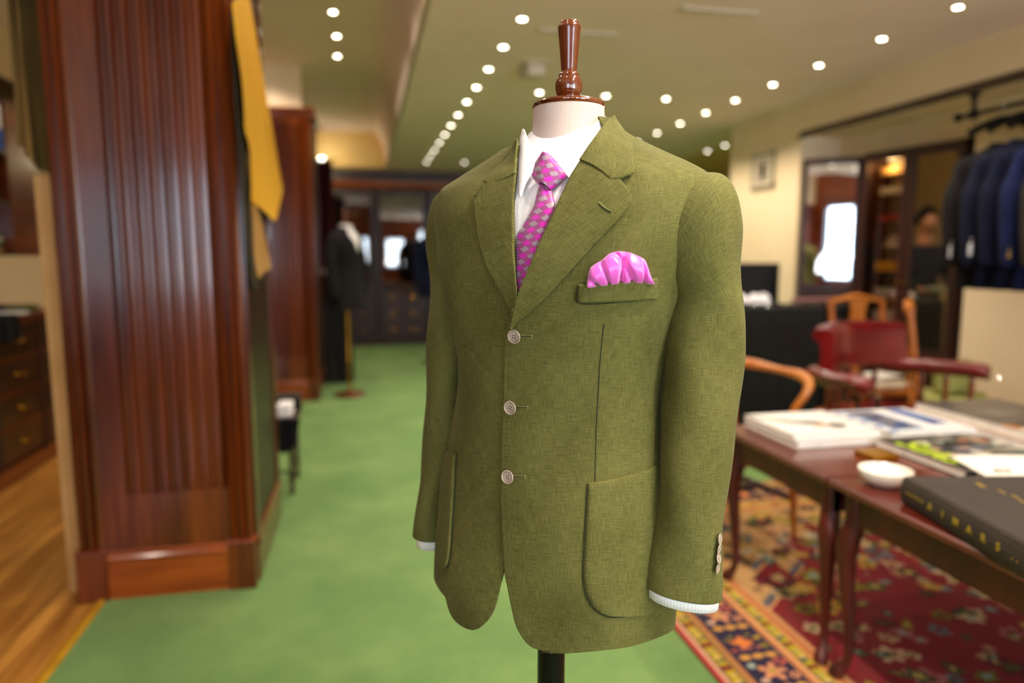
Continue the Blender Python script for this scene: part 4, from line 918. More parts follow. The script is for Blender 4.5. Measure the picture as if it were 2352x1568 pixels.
def recolour(t, old, new):
    for o in t.children_recursive if hasattr(t, 'children_recursive') else t.children:
        if o.type == 'MESH' and o.material_slots and o.data.materials[0] == M[old]:
            o.material_slots[0].link = 'OBJECT'; o.material_slots[0].material = M[new]

# ---------------------------------------------------------------- clothes rail on the right
RX = 3.40
rail = thing('clothes_rail', 'dark metal clothes rail with round finial hung from the alcove ceiling', 'rail', (RX, 3.47, 2.19))
B().tube([(0, .07, -.115), (0, -2.2, -.115)], .013, 12).build('tube', 'black_metal', rail, smooth=True)
B().lathe([(.002, 0), (.02, .006), (.028, .022), (.022, .038), (.012, .046)], c=(0, .06, -.115), axis='y', seg=16).build('finial', 'black_metal', rail, smooth=True)
for y in (-.02, -1.4):
    o = B().lathe([(.034, 0), (.034, -.008), (.018, -.02), (.012, -.05), (.012, -.09), (.026, -.098), (.028, -.13), (.018, -.14)], c=(0, y, 0), seg=16).build('bracket', 'black_metal', rail, smooth=True)
hj, hs = small_jacket('charcoal', .42, shirt=False)
suits = [('charcoal', 3.2300, 'charcoal jacket at the far end of the rail, white tag at its cuff'), ('ink', 3.1120, 'dark navy jacket second from the far end of the rail'), ('navy', 2.9940, 'navy jacket third from the far end of the rail, white tag on its sleeve'),
         ('blue', 2.8760, 'mid blue jacket in the middle of the visible rail'), ('greywool', 2.7580, 'grey brown jacket in front of the mid blue one on the rail'), ('ink', 2.6400, 'slate navy jacket right of the grey brown one on the rail'),
         ('royal', 2.5220, 'bright blue jacket with brass cuff buttons nearest on the rail'), ('black_wool', 2.4040, 'black jacket at the right edge of the picture on the rail')]
SZ = 1.06; ZH = 1.13 - .752 * SZ
hanger0 = None
for k, (mt, y, lab) in enumerate(suits):
    o = hj if k == 0 else copy_tree(hj)
    if k: recolour(o, 'charcoal', mt)
    o.location = (RX, y, ZH); o.scale = (SZ * 1.02, 1.0, SZ); o.rotation_euler = (0, 0, math.radians(-16)); o['label'] = lab; o['group'] = 'jackets on the clothes rail'
    if hanger0 is None:
        hanger0 = thing('coat_hanger', 'x', 'hanger')
        B().tube(smooth_curve([(-.19, 0, -.135), (-.10, 0, -.085), (0, 0, -.055), (.10, 0, -.085), (.19, 0, -.135)], 20), .012, 8, flat=1.6).build('arm', 'black_metal', hanger0, smooth=True)
        B().tube(smooth_curve([(0, 0, -.06), (0, 0, -.02), (-.006, 0, -.006), (-.016, 0, .004), (-.012, 0, .018), (.0, 0, .023), (.014, 0, .016), (.017, 0, .004)], 24), .0025, 6).build('hook', 'chrome', hanger0, smooth=True); h = hanger0
    else: h = copy_tree(hanger0)
    h.location = (RX, y, 2.067); h['group'] = 'coat hangers on the rail'; h.rotation_euler = (0, 0, math.radians(-16)); h['label'] = 'black hanger of the ' + lab.split(' jacket')[0] + ' jacket, %s from the far end of the rail' % orw[k].replace('nearest', 'first')
def tagcard(x, y, z, label):
    g = thing('price_tag', label, 'tag', (x, y, z), math.radians(25)); B().box(-.022, .022, -.001, .001, -.032, .032).build('card', 'paper', g); B().tube([(0, 0, .032), (.01, 0, .06)], .001, 4).build('string', 'paper', g)
tagcard(*atx(2183, 578, 3.13)[:3], 'white price tag at the left edge of the hanging jackets'); tagcard(*atx(2228, 573, 3.08)[:3], 'square white price tag on the navy sleeve')
for k in range(3):
    p = atx(2316, 568 + k * 10, 3.14); o = B().lathe([(.0095, 0), (.0095, .004), (.006, .006)], seg=16, axis='x').build('cuff_button', 'gold', smooth=True, loc=tuple(p)); o.rotation_euler = (0, 0, math.radians(200)); tag(o, 'brass button, %s of three on the bright blue cuff' % ('top', 'middle', 'bottom')[k], 'button', 'brass cuff buttons')

# ---------------------------------------------------------------- background mannequins
def bg_mannequin(x, y, rz, mat, lm, lj, zs=1.0, dz=.075):
    m = thing('tailors_mannequin', lm, 'mannequin', (x, y, 0), rz)
    B().lathe([(.145, 0), (.145, .014), (.12, .026), (.04, .036), (.02, .06)], seg=32).build('base', 'mahog', m, smooth=True)
    B().lathe([(.014, .05), (.014, .30), (.02, .31), (.02, .33), (.013, .35), (.016, .6), (.012, .86), (.012, 1.5)], seg=16).build('pole', 'brass', m, smooth=True)
    B().lathe([(.075, 1.40), (.058, 1.47), (.052, 1.555), (.052, 1.56)], seg=24).build('neck_form', 'linen', m, smooth=True)
    B().lathe([(.056, 1.56), (.056, 1.568), (.02, 1.572), (.017, 1.58), (.022, 1.60), (.013, 1.615), (.018, 1.69), (.004, 1.70)], seg=20).build('finial', 'finial', m, smooth=True)
    j, s = small_jacket(mat, 1.0, 'display_jacket'); j.location = (x, y, dz); j.rotation_euler = (0, 0, rz); j['label'] = lj
    B().lathe([(.07, 1.425), (.062, 1.45), (.058, 1.475), (.064, 1.445)], seg=24).build('shirt_collar', 'white_cotton', j, smooth=True)
    return m, j
bg_mannequin(-.16, 6.5, math.radians(55), 'charcoal', 'mannequin on a turned pole and round wooden base beside the far pillar', 'charcoal jacket over a white shirt on the mannequin beside the far pillar')
bg_mannequin(.80, 8.3, math.radians(20), 'navy', 'far mannequin half hidden by the green sleeve', 'navy jacket on the far mannequin half hidden by the green sleeve')
# white shirt tail under the charcoal jacket
B().lathe([(.155, .80), (.16, .84), (.15, .86)], seg=30).build('shirt_tail', 'white_cotton', None, loc=(-.16, 6.5, 0), smooth=True)
tag(bpy.data.objects['shirt_tail'], 'white shirt tail showing under the charcoal jacket hem', 'shirt'); bpy.data.objects['shirt_tail'].scale = (1, .8, 1); bpy.data.objects['shirt_tail'].rotation_euler = (0, 0, math.radians(55))
# black draped stand with a red garment beside the far pillar
def draped(name, label, x0, x1, y0, y1, z0_, z1_, mat='black_cloth', cat='table', fold=.012, parts=()):
    t = thing(name, label, cat, ((x0 + x1) / 2, (y0 + y1) / 2, z0_)); w, d, h = (x1 - x0) / 2, (y1 - y0) / 2, z1_ - z0_
    n = 220; per = []; L_ = 4 * (w + d)
    for i in range(n):
        s_ = L_ * i / n
        if s_ < 2 * w: p = (-w + s_, -d); q_ = (0, -1)
        elif s_ < 2 * w + 2 * d: p = (w, -d + s_ - 2 * w); q_ = (1, 0)
        elif s_ < 4 * w + 2 * d: p = (w - (s_ - 2 * w - 2 * d), d); q_ = (0, 1)
        else: p = (-w, d - (s_ - 4 * w - 2 * d)); q_ = (-1, 0)
        per.append((p, q_, s_))
    G = []
    for v in np.linspace(0, 1, 8):
        G.append([(p[0] + q_[0] * fold * (1 - v) * (1 + math.sin(s_ * 42)), p[1] + q_[1] * fold * (1 - v) * (1 + math.sin(s_ * 42)), .003 + (h - .003) * v) for p, q_, s_ in per])
    b = B(); b.grid(np.array(G), closeu=True); k = len(b.v); b.f.append(tuple(range(k - n, k))); b.build('cloth', mat, t, smooth=True)
    B().box(-w + .02, w - .02, -d + .02, d - .02, .02, h - .01).build('stand', 'dark_wood', t); return t
draped('covered_plinth', 'tall black cloth covered plinth behind the charcoal jacket mannequin', -.41, -.15, 7.15, 7.45, 0, .84, cat='plinth')
hj2 = thing('folded_garments', 'stack of dark folded garments on the black plinth', 'clothes', (-.28, 7.3, .842))
for k in range(5): B().box(-.11, .11, -.14, .14, .002 + k * .05, .048 + k * .05).build('folded_garment', 'black_wool' if k % 2 else 'charcoal', hj2, bevel=.015)
bx = B().box(-.06, .06, -.05, .05, 0, .06).build('small_box', 'plastic', loc=(-.34, 7.25, 1.093), bevel=.006); tag(bx, 'small cream box on top of the dark folded garments', 'box')
M['dark_red'] = fabric('dark_red_cloth', '4a0a10', '2c060a')
yy, zz = np.meshgrid(np.linspace(0, 1, 40), np.linspace(0, 1, 10)); ct = thing('red_curtain', 'dark red curtain hanging behind the far pillar', 'curtain', (-.60, 7.6, 0))
B().grid(np.stack([yy * .30, .03 * np.sin(yy * 40), zz * 2.25], -1)).build('cloth', 'dark_red', ct, smooth=True, solid=.004); B().tube([(-.05, 0, 2.26), (.35, 0, 2.26)], .01, 8).build('curtain_rod', 'brass', ct)

# ---------------------------------------------------------------- tall glazed cabinets along the far wall
def far_cabinet(k):
    t = thing('glazed_cabinet', 'x', 'cabinet'); w = .70; y0 = 0; D = .42
    B().box(0, w, .02, D, 0, .10).build('plinth', 'dark_wood', t); B().box(0, w, .02, D, .10, .83).build('carcass', 'dark_wood', t)
    b = B().box(0, .03, .02, D, .83, 2.2).box(w - .03, w, .02, D, .83, 2.2).box(0, w, D - .02, D, .83, 2.2).box(0, w, .02, D, 2.17, 2.2); b.build('case', 'dark_wood', t)
    for z in (1.25, 1.68): B().box(.03, w - .03, .05, D - .02, z, z + .018).build('shelf', 'dark_wood', t)
    B().prism([(0, 2.2), (-.02, 2.21), (-.03, 2.24), (-.06, 2.27), (-.065, 2.30), (.2, 2.30), (.2, 2.2)], -.01, w + .01, 'x').build('cornice', 'mahog_x', t)
    for j in range(3):
        z = .12 + j * .235; dr = B().box(.03, w - .03, 0, .03, z, z + .215).build('drawer', 'dark_wood', t, bevel=.004)
        for xx_ in (.2, w - .2): B().tube([(xx_ - .04, -.002, z + .12), (xx_ - .03, -.018, z + .105), (xx_ + .03, -.018, z + .105), (xx_ + .04, -.002, z + .12)], .005, 6).build('handle', 'brass', dr)
    fr = B().box(.01, .06, -.005, .022, .84, 2.18).box(w - .06, w - .01, -.005, .022, .84, 2.18).box(.06, w - .06, -.005, .022, .84, .90).box(.06, w - .06, -.005, .022, 2.12, 2.18)
    dd = fr.build('door', 'dark_wood', t); B().box(.06, w - .06, .004, .008, .90, 2.12).build('pane', 'cab_glass', dd); return t
fc = far_cabinet(0); names = ['leftmost glazed far cabinet, behind the charcoal jacket', 'second glazed far cabinet with bright window reflections', 'glazed far cabinet at the green sleeve edge', 'glazed far cabinet behind the green jacket, left part', 'glazed far cabinet behind the green jacket, right part']
for k in range(5):
    o = fc if k == 0 else copy_tree(fc); o.location = (-.54 + k * .72, 10.06, 0); o['label'] = names[k]; o['group'] = 'glazed cabinets along the far wall'
struct('trim_6', B().box(-.7, 3.2, 10.0, 10.5, 2.302, 2.45), 'dark_wood')
cols = ['white_cotton', 'blue', 'plastic', 'navy', 'red_leather']
for k in range(3):
    for j, z in enumerate((.832, 1.27, 1.70)):
        t = thing('folded_stack', 'folded clothes on the %s shelf of the %s' % (('bottom', 'middle', 'top')[j], ('leftmost far cabinet', 'second far cabinet', 'third far cabinet')[k]), 'clothes', (-.40 + k * .72 + .12 * j, 10.25, z), group='folded stacks in the far cabinets')
        for i in range(4): B().box(-.10, .10, -.08, .08, i * .045 + .002, i * .045 + .044).build('folded_garment', cols[(k + i + j) % 5], t, bevel=.012)
# spotlight on top of the cabinets
gp = aty(739, 371, 9.3)
sl = thing('pendant_globe', 'glowing round pendant lamp beside the far pillar, under the raised ceiling', 'light', (gp[0], 9.3, ZU)); zz_ = gp[2] - ZU
B().lathe([(.04, 0), (.04, -.012), (.005, -.02), (.005, zz_ + .06)], seg=16).build('stem', 'brass', sl, smooth=True); B().lathe([(.02, zz_ + .06), (.024, zz_ + .04)], seg=16).build('cap', 'brass', sl)
B().lathe([(max(.001, .052 * math.sin(t)), zz_ - .052 * math.cos(t)) for t in np.linspace(0, math.pi, 14)], seg=20).build('globe', 'lamp_glow', sl, smooth=True)
l = bpy.data.lights.new('cabinet_spot_beam', 'POINT'); l.energy = 6; l.color = (1, .85, .45); l.shadow_soft_size = .05; o = bpy.data.objects.new('cabinet_spot_beam', l); COL.objects.link(o); o.location = (gp[0] * S, 9.3 * S, (gp[2] - .1) * S)

# ---------------------------------------------------------------- ceiling fittings
sp_ = thing('ceiling_speaker', 'cream box fitting on the ceiling left of the mannequin finial', 'fitting', (1.06, 4.36, ZC)); B().box(-.055, .055, -.07, .07, -.075, -.006).build('body', 'plastic', sp_, bevel=.012); B().box(-.075, .075, -.1, .1, -.008, 0).build('mount', 'plastic', sp_); B().box(-.07, .05, .075, .16, -.05, -.008).build('bracket', 'plastic', sp_)
for k, (x0_, x1_, y_) in enumerate(((.915, 1.345, 3.69), (1.50, 1.90, 3.24))):
    v_ = thing('air_vent', ['pale slot air vent in the ceiling behind the finial', 'slot air vent in the ceiling near the top right'][k], 'vent', (x0_, y_, ZC))
    B().box(0, x1_ - x0_, -.025, .025, -.006, 0).build('frame', 'plastic', v_)
    for j in range(3): B().box(.01, x1_ - x0_ - .01, -.018 + j * .014, -.012 + j * .014, -.010, -.005).build('slat', 'plastic', v_)

# ---------------------------------------------------------------- left bay: drawers, shelves, binders
ct = thing('drawer_counter', 'dark wood counter of brass handled drawers along the left wall', 'counter', (-2.0, 3.0, 0))
B().box(-.40, .0, 0, 2.40, .06, .90).build('carcass', 'dark_wood_y', ct); B().box(-.44, .02, -.02, 2.42, .90, .935).build('worktop', 'mahog_y', ct, bevel=.006); B().box(-.38, .03, 0, 2.4, 0, .09).build('plinth', 'mahog_y', ct)
for k in range(4):
    y = .05 + k * .60
    for j in range(4):
        z = .12 + j * .195; dr = B().box(.0, .018, y, y + .53, z, z + .17).build('drawer', 'dark_wood_y', ct, bevel=.004)
        B().box(.002, .02, y - .02, y + .55, z + .175, z + .190).build('rail', 'mahog_y', ct)
        B().tube([(.02, y + .21, z + .10), (.04, y + .225, z + .085), (.04, y + .305, z + .085), (.02, y + .32, z + .10)], .005, 6).build('handle', 'brass', dr)
for k in range(5): B().box(.0, .026, -.01 + k * .60 - .015, k * .60 + .015, .09, .90).build('stile', 'dark_wood', ct)
for k, (x, y, dx_, dy_, h_, mt, lab, nm) in enumerate([(-2.27, 4.62, .12, .18, .05, 'navy', 'folded navy cloth on the left counter', 'folded_cloth'), (-2.16, 4.92, .12, .09, .035, 'green', 'folded green cloth on the left counter', 'folded_cloth'),
                                 (-2.065, 4.56, .07, .055, .02, 'paper', 'pile of white papers at the front of the left counter', 'paper_stack'), (-2.06, 4.70, .07, .055, .012, 'paper', 'second small pile of white papers on the left counter', 'paper_stack')]):
    t = thing(nm, lab, 'cloth' if nm == 'folded_cloth' else 'papers', (x, y, .936), .1 * k)
    for i in range(3): B().box(-dx_, dx_ - .01 * i, -dy_ + .008 * i, dy_, i * h_ / 3 + .0005, (i + 1) * h_ / 3).build('layer', mt, t, bevel=.003)
sc_ = thing('draped_trousers', 'black cloth hanging over the front of the left counter', 'cloth', (-1.97, 4.15, .0)); xx, zz = np.meshgrid(np.linspace(0, .34, 20), np.linspace(0, 1, 10)); B().grid(np.stack([.012 + .008 * np.sin(xx * 40) + 0 * zz, xx, .80 + .14 * zz], -1)).build('cloth', 'black_wool', sc_, smooth=True, solid=.006); B().box(-.2, .012, 0, .34, .938, .95).build('fold', 'black_wool', sc_, bevel=.004)
sv = thing('wall_shelves', 'dark wood wall shelves holding ring binders in the left bay', 'shelf', (-2.03, 3.0, 1.28))
B().box(-.32, .0, 1.70, 2.14, .0, .92).build('end_cupboard', 'mahog_y', sv); B().box(-.34, -.31, 0, 1.7, .0, .92).build('back_panel', 'dark_wood_y', sv)
for z in (0, .30, .59, .90): B().box(-.32, 0, 0, 1.7, z, z + .02).build('shelf', 'dark_wood_y', sv)
B().prism([(-.34, .92), (.02, .92), (.05, .95), (.07, .98), (.07, 1.0), (-.34, 1.0)], -.02, 2.16, 'y').build('cornice', 'dark_wood_y', sv)
def binder(y, z, h_, mat, lab):
    t = thing('ring_binder', lab, 'binder', (-2.16, y, z), group='ring binders on the left shelves'); B().box(-.12, .12, -.035, .035, 0, h_).build('cover', mat, t, bevel=.003); B().box(.12, .122, -.022, .022, h_ * .42, h_ * .93).build('spine_label', 'paper', t); B().lathe([(.008, 0), (.008, .003)], c=(.12, 0, h_ * .2), axis='x', seg=12).build('finger_ring', 'chrome', t)
M['bred'] = plain('red_binder', 'c01818', 'a81010', .5, 5); M['bblue'] = plain('blue_binder', '1f5cc0', '184ca0', .5, 5); M['bgreen'] = plain('green_binder', '0f6a3a', '0c5a30', .5, 5)
binder(4.66, 1.891, .28, 'bblue', 'blue ring binder with white label on the upper left shelf'); binder(4.58, 1.891, .28, 'bred', 'red ring binder with white label beside the blue one'); binder(4.54, 1.601, .27, 'bgreen', 'green ring binder on the shelf below the red one'); binder(4.46, 1.601, .27, 'bgreen', 'second green ring binder at the left picture edge')
for k in range(4):
    o = B().box(-.1, .1, -.13, .13, 0, .02).build('book', ['tan_card', 'dark_card', 'bgreen', 'plastic'][k], loc=(-2.17, 4.52, 1.3015 + .021 * k), bevel=.002); tag(o, ['tan', 'dark olive', 'green', 'cream'][k] + ' book in the low stack under the binders', 'book', 'low stack of books on the left shelf')
tb = thing('wooden_tray', 'orange brown wooden tray at the back of the left counter', 'tray', (-2.30, 4.22, .937)); B().box(-.12, .12, -.16, .16, 0, .008).build('base', 'oak', tb)
for (a, b_, c, d) in ((-.12, .12, -.16, -.15), (-.12, .12, .15, .16), (-.12, -.11, -.15, .15), (.11, .12, -.15, .15)): B().box(a, b_, c, d, .008, .05).build('side', 'oak', tb)

# ---------------------------------------------------------------- low stand with shirts beside the near pillar
st = thing('side_stand', 'low dark stand on turned legs beside the near pillar', 'stand', (-.56, 3.98, 0))
B().box(-.16, .19, -.20, .16, .40, .425).build('top', 'dark_wood', st, bevel=.004)
for (a, b_) in ((-.13, -.17), (.15, -.17), (-.13, .13), (.15, .13)): B().lathe([(.012, 0), (.014, .02), (.010, .04), (.016, .10), (.012, .13), (.014, .25), (.018, .33), (.018, .40)], c=(a, b_, 0), seg=14).build('leg', 'dark_wood', st, smooth=True)
B().box(-.13, .15, -.175, -.165, .12, .13).build('stretcher', 'dark_wood', st)
for k, (x, lab) in enumerate(((-.52, 'white folded shirt, left of the two on the low stand'), (-.435, 'white folded shirt, right of the two on the low stand'))):
    t = thing('folded_shirt', lab, 'shirt', (x, 3.83, .4255), group='white shirts on the low stand')
    for i in range(2): B().box(-.038, .038, -.04, .10, i * .035, i * .035 + .034).build('layer', 'white_cotton', t, bevel=.012)
t = thing('draped_garment', 'navy garment hanging off the front of the low stand', 'clothes', (-.44, 3.76, 0)); xx, zz = np.meshgrid(np.linspace(-.09, .09, 20), np.linspace(0, 1, 12)); B().grid(np.stack([xx * (.6 + .4 * zz), -.008 + .008 * np.sin(xx * 90), .24 + .185 * zz + .3 * np.abs(xx) * (1 - zz)], -1)).build('cloth', 'black_wool', t, smooth=True, solid=.01)
t = thing('shirt_box', 'dark lidded shirt box at the back of the low stand', 'box', (-.49, 4.03, .4255)); B().box(-.10, .115, -.06, .08, 0, .05).build('base', 'black_wool', t); B().box(-.103, .118, -.063, .083, .051, .075).build('lid', 'greywool', t, bevel=.003)
# ================================================================= right hand side: black clothed table, mirror, display cabinet
draped('display_table', 'long black cloth covered display table in front of the picture wall', 2.44, 3.42, 4.28, 4.66, 0, .925)
TZ = .9265
dt = thing('display_box', 'open black display box of white pocket squares on the black table', 'box', (2.72, 4.50, TZ)); B().box(-.17, .17, -.08, .08, 0, .02).build('base', 'black_cloth', dt); B().box(-.17, .17, .07, .08, .02, .30).build('back_panel', 'black_cloth', dt); B().box(.165, .17, -.02, .07, .02, .30).build('side', 'black_cloth', dt)
rg = random.Random(3)
def puff(x, y, z, r, mat, lab, grp):
    n, m = 18, 12; G = []
    for i in range(m + 1):
        f = math.pi / 2 * i / m; row = []
        for j in range(n):
            a = 2 * math.pi * j / n; rr = r * (1 + .22 * math.sin(a * 5 + i * .5 + x * 90)) * math.cos(f) + .001; row.append((rr * math.cos(a), rr * math.sin(a) * .7, r * 1.1 * math.sin(f) * (1 + .12 * math.sin(a * 3 + x * 50))))
        G.append(row)
    b = B(); b.grid(np.array(G), closeu=True); o = b.build('pocket_square', mat, smooth=True, loc=(x, y, z)); tag(o, lab, 'handkerchief', grp)
for k, (x, y, z, r) in enumerate(((2.62, 4.53, .95, .055), (2.80, 4.53, .955, .05), (2.71, 4.50, .948, .055), (2.64, 4.45, .948, .035), (2.77, 4.455, .948, .035))):
    puff(x, y, z, r, 'white_cotton', ['large white puffed cloth at the left of the display box', 'large white puffed cloth at the right of the display box', 'low white cloth in the middle of the display box', 'small white cloth at the front left of the display box', 'small white cloth at the front right of the display box'][k], 'white cloths in the display box')
M['rose_silk'] = plain('dusky_rose_silk', '9a6a62', '7a4e4a', .4, 30)
tr = thing('tie_tray', 'dark tray holding rolled ties at the mirror foot', 'tray', (3.20, 4.46, TZ)); B().box(-.21, .21, -.06, .06, 0, .012).build('base', 'dark_wood', tr); B().box(-.21, .21, -.064, -.058, .0, .03).build('lip', 'dark_wood', tr)
for k in range(7):
    x = 3.02 + k * .058; t = B().lathe([(.001, 0), (.024, 0), (.026, .006), (.026, .034), (.022, .04), (.001, .038)], seg=16).build('rolled_tie', 'rose_silk', smooth=True, loc=(x, 4.465, TZ + .0125)); tag(t, 'dusky rose rolled tie, %s from the left in the tray' % ['first', 'second', 'third', 'fourth', 'fifth', 'sixth', 'seventh'][k], 'tie', 'rolled ties in the tray')
for k in range(8):
    x = 2.50 + k * .115; t = B().lathe([(.018, 0), (.03, .004), (.033, .014), (.03, .016), (.014, .006), (.001, .006)], seg=16).build('cufflink_dish', 'chrome', smooth=True, loc=(x, 4.335, TZ)); tag(t, 'small metal cufflink dish, %s from the left along the front of the black table' % ['first', 'second', 'third', 'fourth', 'fifth', 'sixth', 'seventh', 'eighth'][k], 'dish', 'cufflink dishes on the black table')
# framed picture
pf = thing('framed_picture', 'small framed dark photograph with pale mount on the cream wall', 'picture', (XR - .002, 5.43, 1.99)); w, h = .17, .145
fb = B()
for (a, b_, c, d) in ((-w, w, -h, -h + .022), (-w, w, h - .022, h), (-w, -w + .022, -h, h), (w - .022, w, -h, h)): fb.box(-.02, 0, a, b_, c, d)
M['grey_frame'] = plain('grey_green_frame', 'a8a080', '948c6c', .4, 20); fb.build('frame', 'grey_frame', pf); B().box(-.010, 0, -w + .02, w - .02, -h + .02, h - .02).build('mount', 'plastic', pf)
B().box(-.013, -.010, -.085, .085, -.088, .088).build('border', 'dark_wood', pf); B().box(-.0135, -.0125, -.075, .075, -.078, .078).build('mat', 'plastic', pf); B().box(-.0145, -.0130, -.045, .045, -.06, .06).build('photograph', plain('dark_print', '4a4038', '241e1c', .4, 30), pf)

def frame_at(p, q):  # local x from p to q, local -y towards the room
    return math.atan2(q[1] - p[1], q[0] - p[0]), math.hypot(q[0] - p[0], q[1] - p[1])
# mirror
rz, wm = frame_at((3.255, 4.80), (3.592, 4.556))
mi = thing('standing_mirror', 'tall mahogany framed mirror reflecting the bright shop window', 'mirror', (3.255, 4.80, 0), rz)
fr = B().box(0, .038, 0, .05, 0, 2.0).build('post', 'dark_wood', mi, bevel=.004); B().box(wm - .045, wm, 0, .05, 0, 2.0).build('post', 'dark_wood', mi, bevel=.004)
B().box(.038, wm - .045, 0, .04, 1.955, 2.0).build('top_rail', 'dark_wood', mi); B().box(.038, wm - .045, 0, .04, 1.02, 1.065).build('bottom_rail', 'dark_wood', mi); B().box(.038, wm - .045, .005, .04, 0.05, 1.02).build('lower_panel', 'dark_wood', mi)
B().box(.038, wm - .045, .012, .02, 1.065, 1.955).build('glass', 'mirror', mi)
# display cabinet
rz, wc = frame_at((3.49, 4.44), (3.64, 3.72))
dc = thing('display_cabinet', 'tall dark wood display cabinet with two glazed doors in the right alcove', 'cabinet', (3.49, 4.44, 0), rz)
B().box(0, .03, .02, .30, 0, 2.0).build('side', 'dark_wood', dc); B().box(wc - .03, wc, .02, .30, 0, 2.0).build('side', 'dark_wood', dc); B().box(0, wc, .29, .30, 0, 2.0).build('back', 'dark_wood', dc); B().box(0, wc, .02, .30, 1.97, 2.0).build('top', 'dark_wood', dc); B().box(.03, wc - .03, .02, .29, 0, .62).build('lower_cupboard', 'dark_wood', dc)
B().box(wc / 2 - .015, wc / 2 + .015, .02, .29, .62, 1.97).build('divider', 'dark_wood', dc)
SHZ = (.80, 1.0, 1.17, 1.34, 1.52, 1.70, 1.84)
for z in SHZ: B().box(.03, wc / 2 - .015, .03, .28, z - .012, z).build('shelf', 'glass', dc)
for k in (0, 1):
    x0_ = k * wc / 2; fr = B().box(x0_ + .002, x0_ + .045, -.012, .018, .03, 1.985).box(x0_ + wc / 2 - .047, x0_ + wc / 2 - .002, -.012, .018, .03, 1.985).box(x0_ + .045, x0_ + wc / 2 - .047, -.012, .018, 1.93, 1.985).box(x0_ + .045, x0_ + wc / 2 - .047, -.012, .018, .03, .66)
    d_ = fr.build('door', 'dark_wood', dc)
    if k == 0: B().box(x0_ + .045, x0_ + wc / 2 - .047, .0, .004, .66, 1.93).build('pane', 'cab_glass', d_)
    else: B().box(x0_ + .045, x0_ + wc / 2 - .047, .0, .004, .66, 1.93).build('mirror_pane', M['dim_mirror'] if 'dim_mirror' in M else 'mirror', d_)
    B().lathe([(.006, 0), (.009, -.012), (.004, -.02)], c=(x0_ + (wc / 2 - .025 if k == 0 else .025), -.012, 1.1), axis='y', seg=12).build('knob', 'brass', d_)
l = bpy.data.lights.new('cabinet_lamp', 'POINT'); l.energy = 7; l.color = (1, .78, .4); l.shadow_soft_size = .04; o = bpy.data.objects.new('cabinet_lamp', l); COL.objects.link(o)
cR = np.array([[math.cos(rz), -math.sin(rz)], [math.sin(rz), math.cos(rz)]])
def inc(x, y, z): p = cR @ np.array([x, y]) + np.array([3.49, 4.44]); return (p[0], p[1], z)
lp = inc(wc / 4, .06, 1.9); o.location = tuple(np.array(lp) * S)
items = [('white_cotton', .80, 'folded white shirts on the bottom glass shelf of the display cabinet', 'folded_shirt', .09), ('white_cotton', 1.0, 'white folded shirt on the second glass shelf', 'folded_shirt', .05), ('yellow_card', 1.17, 'yellow box on the third glass shelf', 'gift_box', .07),
         ('bred', 1.52, 'red box on the fifth glass shelf', 'gift_box', .04), ('plastic', 1.70, 'cream box on the sixth glass shelf', 'gift_box', .05), ('tan_card', 1.84, 'tan box on the top glass shelf', 'gift_box', .05)]
for mt, z, lab, nm, hh in items:
    t = thing(nm, lab, 'shirt' if nm == 'folded_shirt' else 'box', inc(wc / 4, .13, z + .0005), rz); B().box(-.10, .10, -.06, .07, 0, hh * .6).build('base' if nm == 'gift_box' else 'layer', mt, t, bevel=.006); B().box(-.102, .102, -.062, .072, hh * .6 + .001, hh).build('lid' if nm == 'gift_box' else 'layer', mt, t, bevel=.006)
hat = B().lathe([(.001, .075), (.03, .075), (.05, .065), (.058, .03), (.06, .012), (.09, .006), (.10, .004), (.10, .001), (.06, 0)], seg=28).build('straw_hat', 'plastic', smooth=True, loc=inc(wc / 4, .14, 1.3405)); hat.rotation_euler = (0, 0, rz); tag(hat, 'pale straw hat on the fourth glass shelf', 'hat')

# header board and side walls of the alcove niche
struct('wall_right', B().box(3.66, 3.70, 3.70, 4.93, 2.005, 2.19), 'cream_paint')
struct('wall_right', B().box(3.66, 4.1, REAR_Y, 3.68, -.05, 2.19), 'cream_paint')

# ---------------------------------------------------------------- chairs
def legs(t, w, d, h, mat, r=.018, splay=.02):
    for sx in (-1, 1):
        for sy in (-1, 1): B().tube([(sx * (w + splay), sy * (d + splay), 0), (sx * w, sy * d, h * .5), (sx * w, sy * d, h)], [r * .75, r, r], 10).build('leg', mat, t, smooth=True)
rc = thing('captains_chair', 'oxblood leather captains chair with rolled back beyond the table', 'chair', (2.63, 3.10, RG + .002), math.radians(22)); rc.scale = (1.12, 1.12, 1.04); zb = -RG
